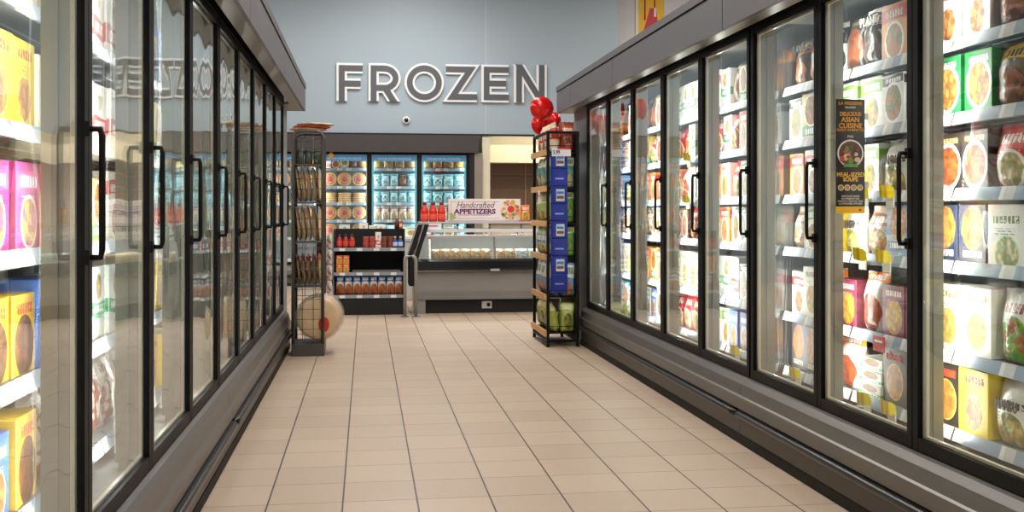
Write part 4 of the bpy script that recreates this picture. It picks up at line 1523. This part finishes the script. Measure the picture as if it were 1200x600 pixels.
# blue chocolate strip hung on the front of the rack
t = thing('hanging_strip', 'long blue hanging strip of chocolate packets on front of snack rack', 'display strip', (RX0 + 0.09, RY0 - 0.022, 0.45))
SB = mat('strip_blue', '#0f2590', 0.35, bump=.6, bscale=14)
MB().box(-0.070, 0.070, 0.0, 0.004, 0, 1.17).obj('backing', SB, t)
for k in range(8):
    z = 0.02 + k * 0.145
    pk = MB().box(-0.064, 0.064, -0.014, 0.0, z, z + 0.135).obj('packet', SB, t, bevel=0.004)
    if k % 2 == 1:
        MB().box(-0.028, 0.042, -0.0155, -0.014, z + 0.015, z + 0.115).obj('picture', mat('strip_picture', '#b9d0e0', 0.4, vary=.3, vscale=30), pk)
        MB().box(-0.022, 0.036, -0.017, -0.0155, z + 0.035, z + 0.058).obj('bar_picture', mat('choc', '#8a3f28', 0.4), pk)
        MB().box(-0.022, 0.036, -0.017, -0.0155, z + 0.075, z + 0.095).obj('title_band', mat('mid_blue', '#3f78c0', 0.4), pk)
    else:
        MB().box(-0.036, 0.036, -0.0155, -0.014, z + 0.05, z + 0.062).obj('script_mark', mat('pale_blue_mark', '#8aa2dc', 0.4), pk)
t = thing('price_sign', 'white price card clipped above the blue chocolate strip', 'sign', (RX0 + 0.10, RY0 - 0.042, 1.58))
MB().box(-0.075, 0.085, 0, 0.004, 0, 0.07).obj('card', mat('card_white2', '#e6e6ea', 0.4), t)
MB().box(-0.03, 0.085, -0.002, 0, 0.058, 0.072).obj('red_edge', mat('tag_red', '#d02a28', 0.4), t)
text_part('5.99', 0.045, mat('ink_navy', '#20203a', .5), t, (-0.035, -0.001, 0.032), width=0.055, bold=.001)
t = thing('price_sign', 'small white price card hanging from the second highest wood lip', 'sign', (RX0 - 0.036, RY0 + 0.24, 1.19), -PI / 2)
MB().box(-0.05, 0.05, 0, 0.003, 0, 0.11).obj('card', mat('card_pink', '#e6d6d6', 0.4), t)
MB().box(-0.035, 0.035, -0.001, 0, 0.06, 0.075).obj('red_print', mat('tag_red', '#d02a28', 0.4), t)


# red foil balloons
RED = mat('red_foil', '#cf1310', 0.2, 0.25, bump=.1, bscale=14, vary=.06)


def balloon(label, loc, r, rot=(0, 0, 0)):
    t = thing('foil_balloon', label, 'balloon', loc)
    t.rotation_euler = rot
    mb = MB()
    prof = []
    seg = 40
    n = 12
    vs, fs = [], []
    for sg in (-1, 1):
        o = len(vs)
        for j in range(n + 1):
            q = j / n
            for k in range(seg):
                a = 2 * PI * k / seg
                puck = 1 + 0.014 * math.cos(a * 12) * q ** 3
                rr = r * q * puck
                th = r * 0.62 * (max(0, 1 - q ** 2.2)) ** .55
                vs.append((rr * math.cos(a), sg * th * (1 - .035 * math.cos(a * 12) * q ** 2), rr * math.sin(a)))
        fs += [(o + j * seg + k, o + j * seg + (k + 1) % seg, o + (j + 1) * seg + (k + 1) % seg, o + (j + 1) * seg + k) for j in range(n) for k in range(seg)]
    mb.add(vs, fs, 0, True)
    mb.obj('foil', RED, t, merge=True)
    MB().add([(-.012, 0, -r * .97), (.012, 0, -r * .97), (.02, 0, -r * 1.22), (-.02, 0, -r * 1.22), (-.012, .003, -r * .97), (.012, .003, -r * .97), (.02, .003, -r * 1.22), (-.02, .003, -r * 1.22)],
             [(0, 1, 2, 3), (7, 6, 5, 4), (0, 4, 5, 1), (2, 6, 7, 3), (1, 5, 6, 2), (0, 3, 7, 4)]).obj('neck', RED, t)
    zl = 1.79 - loc[2]
    rb = MB().tube([(0, 0.002, -r * 1.2), (0.004, 0.0, (zl - r * 1.2) / 2 - .01), (0, -min(0.0, 0) , zl)], 0.0015, 5) if zl < -r * 1.25 else MB().tube([(0, .004, -r), (.003, .004, -r - .02), (0, .004, -r - .04)], .0015, 5)
    rb.obj('ribbon', RED, t)
    return t


def bpos(px, py, Y):
    X = X_at(px, Y)
    return (X, Y, Z_at(py, X, Y))


balloon('largest round red foil balloon above the snack rack', bpos(635, 127, 8.60), 0.100)
balloon('red foil balloon low behind the snack bags, under the largest balloon', bpos(634, 146, 9.33), 0.098, (0, .1, .4))
balloon('red foil balloon peeking out right of the largest balloon', bpos(648, 141, 9.45), 0.078, (0, -.1, -.5))
balloon('red foil balloon hidden mostly behind the largest one', bpos(638, 130, 9.62), 0.085, (0, .1, .2))

# ------------------------------------------------------------------ black shelf unit with sauces and pouches
GX0, GX1 = X_at(391, 11.4), X_at(474.5, 11.4)
t = thing('gondola_shelf', 'low black shelf unit of sauces and snack pouches before the back freezers', 'shelf unit', (GX0, 11.4, 0))
gw = GX1 - GX0
MB().box(0, gw, 0.0, 0.42, 0, 0.18).obj('base', BLACKM, t)
MB().box(0.0, gw, 0.38, 0.42, 0.181, 0.93).obj('back_panel', BLACKM, t)
for xx in (0, gw - 0.014):
    MB().box(xx, xx + 0.014, 0.02, 0.379, 0.181, 0.93).obj('side_panel', BLACKM, t)
GZ = [0.215, 0.46, 0.725]
LIP = mat('shelf_lip_grey', '#8f979c', 0.4)
for z in GZ:
    so = MB().box(0.016, gw - 0.016, 0.01, 0.375, z - 0.024, z).obj('shelf', BLACKM, t)
    MB().box(0.002, gw - 0.002, -0.006, 0.008, z - 0.032, z + 0.004).obj('price_rail', LIP, so)
    for k in range(4):
        cx = gw * (.12 + .24 * k)
        MB().box(cx - 0.03, cx + 0.03, -0.009, -0.006, z - 0.03, z + 0.0).obj('price_card', mat('card_white2', '#e6e6ea', 0.4), so)
# pouches on the bottom shelf
for k in range(8):
    stand(proto('blue_pouch', .088, .07, .205, k % 3), 'snack_pouch', (GX0 + 0.066 + k * 0.0905, 11.43, GZ[0]), 0,
          'blue-topped snack pouch, %s from left on black unit bottom shelf' % ORD[k], 'pouch', 'blue-topped pouches on the black shelf unit')
for r_ in range(2):
    for k in range(2):
        stand(proto('orange_pack', .068, .06, .092), 'juice_carton', (GX0 + 0.06 + k * 0.072, 11.43, GZ[1] + r_ * 0.093), 0,
              'orange and red carton, %s column, %s of its pair, black unit middle shelf' % (['left', 'right'][k], ['bottom', 'top'][r_]), 'carton', 'orange cartons on the black shelf unit')


def bottle_mesh(body, cap, label, r=.031, h=.15):
    mb = MB()
    mb.lathe([(r * .8, 0), (r, .006), (r, h * .60), (r * .5, h * .78), (r * .42, h * .85)], 16, mi=0)
    mb.lathe([(r * .5, h * .85), (r * .52, h * .88), (r * .5, h), (r * .1, h * 1.005)], 12, mi=1)
    mb.lathe([(r * 1.02, h * .15), (r * 1.03, h * .16), (r * 1.03, h * .5), (r * 1.02, h * .51)], 16, mi=2)
    return mb


SAU = bottle_mesh(0, 0, 0).mesh('sauce_bottle', [mat('sauce_red', '#a8281f', .25), mat('cap_dark', '#2a1512', .4), mat('sauce_label', '#d04a3a', .4)])
for k in range(3):
    stand(SAU, 'sauce_bottle', (GX0 + 0.06 + k * 0.068, 11.44, GZ[2]), 0, 'red sauce bottle with dark cap, %s from the left on the top black shelf' % ORD[k], 'bottle', 'red sauce bottles on the black shelf unit')
CAN = MB().lathe([(.03, 0), (.032, .003), (.032, .058), (.03, .061), (.01, .0612)], 16)
CANM = CAN.mesh('food_tin', [mat('tin_red', '#b0463a', .35, vary=.4, vscale=20)])
for k in range(2):
    for r_ in range(2):
        stand(CANM, 'food_tin', (GX0 + 0.345 + k * 0.066, 11.44, GZ[2] + r_ * 0.0615), 0, 'red patterned tin, %s stack, %s one, top shelf of black unit' % (['left', 'right'][k], ['lower', 'upper'][r_]), 'tin', 'tins on the black shelf unit')
stand(proto('jar_pack', .062, .06, .17), 'tall_carton', (GX0 + 0.478, 11.43, GZ[2]), 0, 'tall pale and red carton right of the red tins', 'carton', None)
TINB = CAN.mesh('food_tin', [mat('tin_brown', '#7d3f30', .35, vary=.4, vscale=20)])
for k in range(2):
    for r_ in range(2):
        stand(TINB, 'food_tin', (GX0 + 0.545 + k * 0.064, 11.44, GZ[2] + r_ * 0.0615), 0, 'brown tin, %s stack, %s one, beside the tall pale carton' % (['left', 'right'][k], ['lower', 'upper'][r_]), 'tin', 'tins on the black shelf unit')
CB = bottle_mesh(0, 0, 0, .028, .125).mesh('squat_bottle', [mat('bottle_blue', '#2148a8', .3), mat('cap_gold', '#c9a860', .4), mat('label_pale', '#c9d3e6', .4)])
for k in range(2):
    stand(CB, 'blue_jar', (GX0 + 0.660 + k * 0.060, 11.44, GZ[2]), 0, '%s blue jar with gold cap at the right end of the top black shelf' % ['left', 'right'][k], 'jar', 'blue jars on the black shelf unit')
MB_ = MB().box(0, 0.52, 0, 0.18, 0, 0.022)
o = MB_.obj('foil_tray', mat('foil_silver', '#8f8c86', .3, .7), loc=(GX0 + 0.20, 11.45, GZ[1] + 0.001))
tag(o, 'low silver tray on the middle shelf beside orange cartons', 'tray')
# small sprays hung on the left of the unit
for k in range(4):
    me = proto('clear_bag', .10, .05, .17, k)
    z = 0.74 - k * 0.17
    stand(me, 'hanging_snack_bag', (GX0 - 0.068, 11.40, z - 0.02), -PI / 2 + .5, 'small pinkish hanging packet, %s from the top on the side strip of the black unit' % ORD[k], 'snack bag', 'packets hung beside the black shelf unit')
t = thing('clip_strip', 'narrow hanging strip on the left side of the black shelf unit', 'display strip', (GX0 - 0.006, 11.44, 0.18))
MB().box(-0.004, 0.004, -0.012, 0.012, 0, 0.75).obj('strip', mat('clip_plastic', '#a09a98', .3), t)
MB().tube([(0, 0, .75), (-.02, 0, .76), (-.02, 0, .74)], .003, 5).obj('hook', STEEL, t)

# ------------------------------------------------------------------ open-top freezer with sign
DX0, DX1, DY = X_at(488, 11.4), 2.2, 11.42
t = thing('counter_freezer', 'grey glass-fronted counter freezer of wings and prawns', 'freezer', (DX0, DY, 0))
dw = DX1 - DX0
BODY = mat('counter_grey', '#8c8985', 0.45, vary=.03)
MB().box(0.06, dw - 0.05, 0.05, 0.95, 0, 0.16).obj('plinth', BLACKM, t)
MB().box(0.0, 0.10, 0.01, 0.95, 0, 0.17).obj('end_leg', BODY, t)
MB().prism([(0, 0), (0, 0)], 0, 0) if False else None
MB().box(0.0, dw, 0.02, 1.0, 0.165, 0.46).obj('body_panel', BODY, t, bevel=0.006)
MB().box(0.0, dw, 0.0, 0.05, 0.155, 0.235).obj('lower_step', mat('counter_grey_low', '#7c7975', 0.45), t)
MB().box(-0.01, dw, -0.02, 0.06, 0.462, 0.476).obj('trim_line', STEEL, t)
mb = MB()
mb.prism([(-0.03, .478), (-0.045, .50), (-0.04, .575), (0.0, .60), (0.06, .60), (0.06, .478)], 0, dw)
o = mb.mesh('bumper_band', [mat('glossy_black_band', '#1a1a1b', .2)])
for v in o.vertices:
    v.co = Vector((v.co.y, v.co.x, v.co.z))
o.flip_normals()
link('bumper_band', o, t)
# tub
mb = MB()
mb.box(0.02, dw, 0.065, 0.98, 0.462, 0.52)
mb.obj('tub_floor', WHITE, t)
MB().box(0.0, dw, 0.96, 1.0, 0.465, 0.82).obj('rear_wall', WHITE, t)
MB().box(0.0, 0.02, 0.065, 0.955, 0.522, 0.80).obj('end_wall', mat('tub_end_dark', '#3a3838', .4), t)
CGL = glass_mat('counter_glass', 0.05, (0.95, 0.97, 0.96), 0.0)
for a, b_ in ((0.16, 0.86), (0.88, dw)):
    mb = MB()
    mb.add([(a, 0.03, .605), (b_, 0.03, .605), (b_, 0.13, .83), (a, 0.13, .83), (a, 0.038, .605), (b_, 0.038, .605), (b_, 0.138, .83), (a, 0.138, .83)],
           [(0, 1, 2, 3), (7, 6, 5, 4), (0, 4, 5, 1), (1, 5, 6, 2), (2, 6, 7, 3), (3, 7, 4, 0)])
    mb.obj('glass_front', CGL, t)
mb = MB()
for xx in (0.14, 0.86):
    mb.add([(xx, 0.02, .60), (xx + .022, 0.02, .60), (xx + .022, 0.12, .83), (xx, 0.12, .83), (xx, 0.045, .60), (xx + .022, 0.045, .60), (xx + .022, 0.145, .83), (xx, 0.145, .83)],
           [(0, 1, 2, 3), (7, 6, 5, 4), (0, 4, 5, 1), (1, 5, 6, 2), (2, 6, 7, 3), (3, 7, 4, 0)])
mb.obj('glass_post', STEEL, t)
PALEM = mat('counter_rail_pale', '#c5c0c2', .3, .2)
MB().box(0.05, dw, 0.10, 0.19, 0.832, 0.862).obj('front_ledge', PALEM, t, bevel=.004)
MB().box(0.05, dw, 0.22, 0.80, 0.888, 0.925).obj('light_canopy', mat('canopy_white', '#dcdadd', .35), t, bevel=.004)
MB().box(0.05, dw, 0.30, 0.72, 0.985, 1.005).obj('top_ledge', PALEM, t, bevel=.003)
mb = MB()
for k in range(5):
    xx = .12 + k * (dw - .2) / 4
    mb.tube([(xx, .35, .925), (xx, .35, .985)], .012, 8)
    mb.tube([(xx, .15, .862), (xx, .25, .888)], .008, 6)
    mb.tube([(xx, .68, .82), (xx, .68, .888)], .012, 8)
mb.obj('support_post', STEEL, t)
area('counter_lamp', (dw / 2, 0.42, 0.885), 1.5, 0.06, 13, (1, .96, .88), parent=t)
MB().box(dw * .49, dw * .49 + .10, -0.05, -0.045, .468, .492).obj('badge', PALEM, t)
ox = X_at(571, DY)
so = MB().box(ox - DX0 - .055, ox - DX0 + .055, 0.040, 0.05, .05, .13).obj('socket_plate', PALEM, t)
so2 = MB()
disc(so2, ox - DX0 + .018, .09, 0.037, .022)
so2.obj('socket', BLACKM, so)
MB().box(DX1 - DX0 - 1.05, DX1 - DX0 - .97, -0.047, -0.043, .88, .9) if False else None
# slanted black end with grab bar
for k in range(2):
    mb = MB()
    x0 = 0.0 + 0.07 * k
    mb.add([(x0 - .10, 0.05, .60), (x0 - .045, 0.05, .60), (x0 + .075, 0.05, .99), (x0 + .02, 0.05, .99), (x0 - .10, 0.35, .60), (x0 - .045, 0.35, .60), (x0 + .075, 0.35, .99), (x0 + .02, 0.35, .99)],
           [(0, 1, 2, 3), (7, 6, 5, 4), (0, 4, 5, 1), (1, 5, 6, 2), (2, 6, 7, 3), (3, 7, 4, 0)])
    f = mb.obj('slanted_end_panel', mat('glossy_black_band', '#1a1a1b', .2), t, bevel=.012)
    MB().tube([(x0 - .098, .044, .61), (x0 + .018, .044, .982), (x0 + .07, .044, .982)], .005, 6).obj('light_edge', mat('pale_grey_edge', '#a6a7a8', .3), f)
MB().box(-.075, -.002, .06, .50, .30, .598).obj('end_housing', BLACKM, t, bevel=.01)
# inverted U guard rail
ga, gb = X_at(474.6, 11.1), X_at(487.5, 11.1)
g = thing('guard_rail', 'grey steel hoop guard rail at the left end of the counter freezer', 'guard rail', ((ga + gb) / 2, 11.12, 0))
hx = (gb - ga) / 2
pts = [(-hx, 0, 0.0), (-hx, 0, .60)] + [(-hx + .04 - .04 * math.cos(a), 0, .60 + .05 * math.sin(a)) for a in (.4, .8, 1.2)] + [(-hx + .06, 0, .655), (hx - .06, 0, .655)] + [(hx - .06 + .06 * math.sin(a), 0, .595 + .06 * math.cos(a)) for a in (.5, 1.0, PI / 2)] + [(hx, 0, 0)]
MB().tube(pts, .019, 10).obj('hoop', mat('rail_grey', '#9a9892', .4, .3), g)
for sx_ in (-hx, hx):
    MB().lathe([(.045, 0), (.045, .006), (.024, .010), (.02, .011)], 16, c=(sx_, 0, 0)).obj('floor_flange', STEEL, g)
# contents
q = 0
for (ka, n, x0, x1, nm) in (('wing_bag', 6, .17, .86, 'wings'), ('wing_bag', 2, .90, 1.13, 'wings'), ('prawn_bag', 4, 1.13, 1.75, 'prawns')):
    for row in range(2):
        for k in range(n):
            W = (x1 - x0) / n
            me = proto(ka, round(W * .98, 2), .11, .175 if row else .16, k % 3)
            o = stand(me, 'frozen_food_bag', (DX0 + x0 + W * (k + .5), DY + 0.15 + row * 0.15, 0.521), 0,
                      'clear bag of %s, %s from left, %s row, %s section of counter freezer' % (nm, ORD[k], ['front', 'rear'][row], ['left', 'centre', 'right'][[.17, .90, 1.13].index(x0)]), 'bag', 'bags in the counter freezer')
# sign board
sx0, sx1 = X_at(525.5, DY + .5), X_at(610, DY + .5)
sw = sx1 - sx0
t = thing('sign_board', 'pale pink appetizers sign standing on the counter freezer ledge', 'sign', (sx0, DY + .5, 1.005))
sh_ = .262
MB().box(0, sw, 0, .02, .012, sh_).obj('board', mat('sign_pale', '#f0e3e0', .5), t, bevel=.003)
MB().box(.08, sw - .02, -.01, .03, 0, .012).obj('foot', PALEM, t)
PUR = mat('sign_purple', '#6d2f6a', .5)
BRN = mat('sign_brown', '#5a3a40', .5)
text_part('Handcrafted', .10, BRN, t, (sw * .365, -.001, sh_ * .72), width=sw * .53, shear=.35)
text_part('APPETIZERS', .076, PUR, t, (sw * .365, -.002, sh_ * .44), width=sw * .58, bold=.003)
text_part('THE STAR OF YOUR HOLIDAY PARTY', .022, BRN, t, (sw * .36, -.001, sh_ * .29), width=sw * .46)
bd = MB()
bd.box(.03, .034, -.002, 0, .04, sh_ - .03)
bd.box(.03, sw * .7, -.002, 0, sh_ - .034, sh_ - .030)
bd.box(.03, sw * .7, -.002, 0, .036, .040)
bd.obj('border_line', mat('sign_border', '#b8a0a0', .5), t)
r3 = random.Random(5)
for c, nn in (('#e0a040', 12), ('#e8c468', 8), ('#d8783a', 6), ('#7f9a4a', 4)):
    b = MB()
    for k in range(nn):
        a, rr = r3.random() * 6.28, r3.uniform(.06, .105)
        xx = min(sw - .03, sw * .855 + rr * math.cos(a) * 1.05)
        disc(b, xx, sh_ * .52 + rr * math.sin(a) * .95, -.003 - k * .0003, r3.uniform(.014, .028), seg=8, rz=r3.uniform(.012, .022))
    b.obj('food_picture', mat('snack_' + c[1:], c, .5), t)
b = MB()
disc(b, sw * .865, sh_ * .55, -.0085, .052)
b.obj('dip_bowl', WHT, t)
b = MB()
disc(b, sw * .865, sh_ * .55, -.0100, .042)
b.obj('dip', mat('dip_red', '#d8432a', .4), t)
b = MB()
for k in range(7):
    disc(b, .03 + .02 * (k % 3), .03 + .014 * k * .7, -.003 - k * .0002, .016, seg=8, rz=.012)
b.obj('herb_picture', mat('sign_herb', '#b0b860', .5), t)


# bottles of red punch
def jug():
    mb = MB()
    mb.lathe([(.044, 0), (.052, .006), (.053, .11), (.050, .125), (.03, .165), (.02, .175)], 18, mi=0)
    mb.lathe([(.024, .172), (.025, .176), (.025, .198), (.005, .2)], 14, mi=1)
    mb.lathe([(.054, .03), (.0545, .032), (.0545, .085), (.054, .087)], 18, mi=2)
    return mb


JM = [mat('punch_red', '#d8301a', .2, vary=.05), mat('cap_maroon', '#6a1814', .4), mat('punch_label', '#f05a44', .4)]
for k, px in enumerate((497.5, 507.5, 517.5)):
    j = thing('juice_bottle', 'red juice bottle, %s of three beside the appetizers sign' % ['left', 'middle', 'right'][k], 'bottle', (X_at(px, DY + .45), DY + .45, 1.0055), 0, 'red juice bottles on the counter ledge')
    m_ = MB()
    m_.lathe([(.040, 0), (.0455, .006), (.046, .11), (.044, .125), (.027, .175), (.02, .195)], 18)
    m_.obj('body', JM[0], j)
    MB().lathe([(.024, .195), (.025, .199), (.025, .222), (.005, .224)], 14).obj('cap', JM[1], j)
    MB().lathe([(.0462, .03), (.047, .032), (.047, .085), (.0462, .087)], 18).obj('bottle_label', JM[2], j)
o = stand(proto('chip_mixed', .10, .08, .18, 1), 'snack_bag', (X_at(616, DY + .4), DY + .40, 1.0055), 0, 'orange snack bag right of the appetizers sign', 'snack bag', None)
o.data = bag_mesh('orange_pack', .11, .08, .19, 2)
q = thing('price_sign', 'small white price card under the red juice bottles', 'sign', (X_at(508, DY + .28), DY + .285, .935))
MB().box(-.09, .09, 0, .006, -.01, .05).obj('card', mat('card_white2', '#e6e6ea', 0.4), q)
MB().box(-.07, .05, -.001, 0, .018, .030).obj('print_line', mat('tag_red', '#d02a28', 0.4), q)

# ------------------------------------------------------------------ white-topped chest freezer behind the shelf unit
CX0, CX1, CY = X_at(415, 13.2), X_at(500, 13.2), 13.2
t = thing('chest_freezer', 'pale chest freezer between the black shelf unit and back freezers', 'freezer', (CX0, CY, 0))
cw = CX1 - CX0
MB().box(0, cw, 0, .8, 0, .74).obj('body', mat('chest_white', '#c9c6c4', .4), t, bevel=.01)
MB().box(-.01, cw + .01, -.015, .815, .742, .78).obj('rim', PALEM, t, bevel=.004)
MB().box(.02, cw - .02, .02, .78, .781, .80).obj('lid', mat('lid_pale', '#d5e2e8', .2), t)
for k, (px, key, w_, h_) in enumerate([(426, 'jar_pack', .11, .17), (437, 'white_round', .10, .14), (446, 'jar_pack', .12, .15), (458, 'pale_teal_bag', .14, .14), (468, 'chip_brown', .09, .2), (482, 'white_round', .16, .12)]):
    stand(proto(key, w_, .09, h_), 'frozen_food_carton' if DES[key][1] == 'box' else 'frozen_food_bag', (X_at(px, CY + .2), CY + .2, .801), 0,
          '%s, %s from the left on top of the pale chest freezer' % (DES[key][0], ORD[k]), 'carton' if DES[key][1] == 'box' else 'bag', 'packets on the chest freezer')
# small sauce bottle standing tall on the black unit's top edge
o = MB().lathe([(.02, 0), (.028, .004), (.028, .07), (.012, .10), (.012, .112), (.004, .113)], 14).obj('sauce_bottle', mat('sauce_brown', '#6a2f22', .3), loc=(X_at(466, 11.58), 11.60 + .195, .9305))
tag(o, 'brown sauce bottle standing on the top edge of the black unit', 'bottle')
import re as _re
for o in bpy.data.objects:
    if 'label' in o and len(_re.findall(r"[A-Za-z0-9']+", o['label'])) > 16:
        print('LONG', o['label'])
for o in (case_r1, case_r2, case_l1, case_l2, case_b):
    if 'L' in o:
        del o['L']
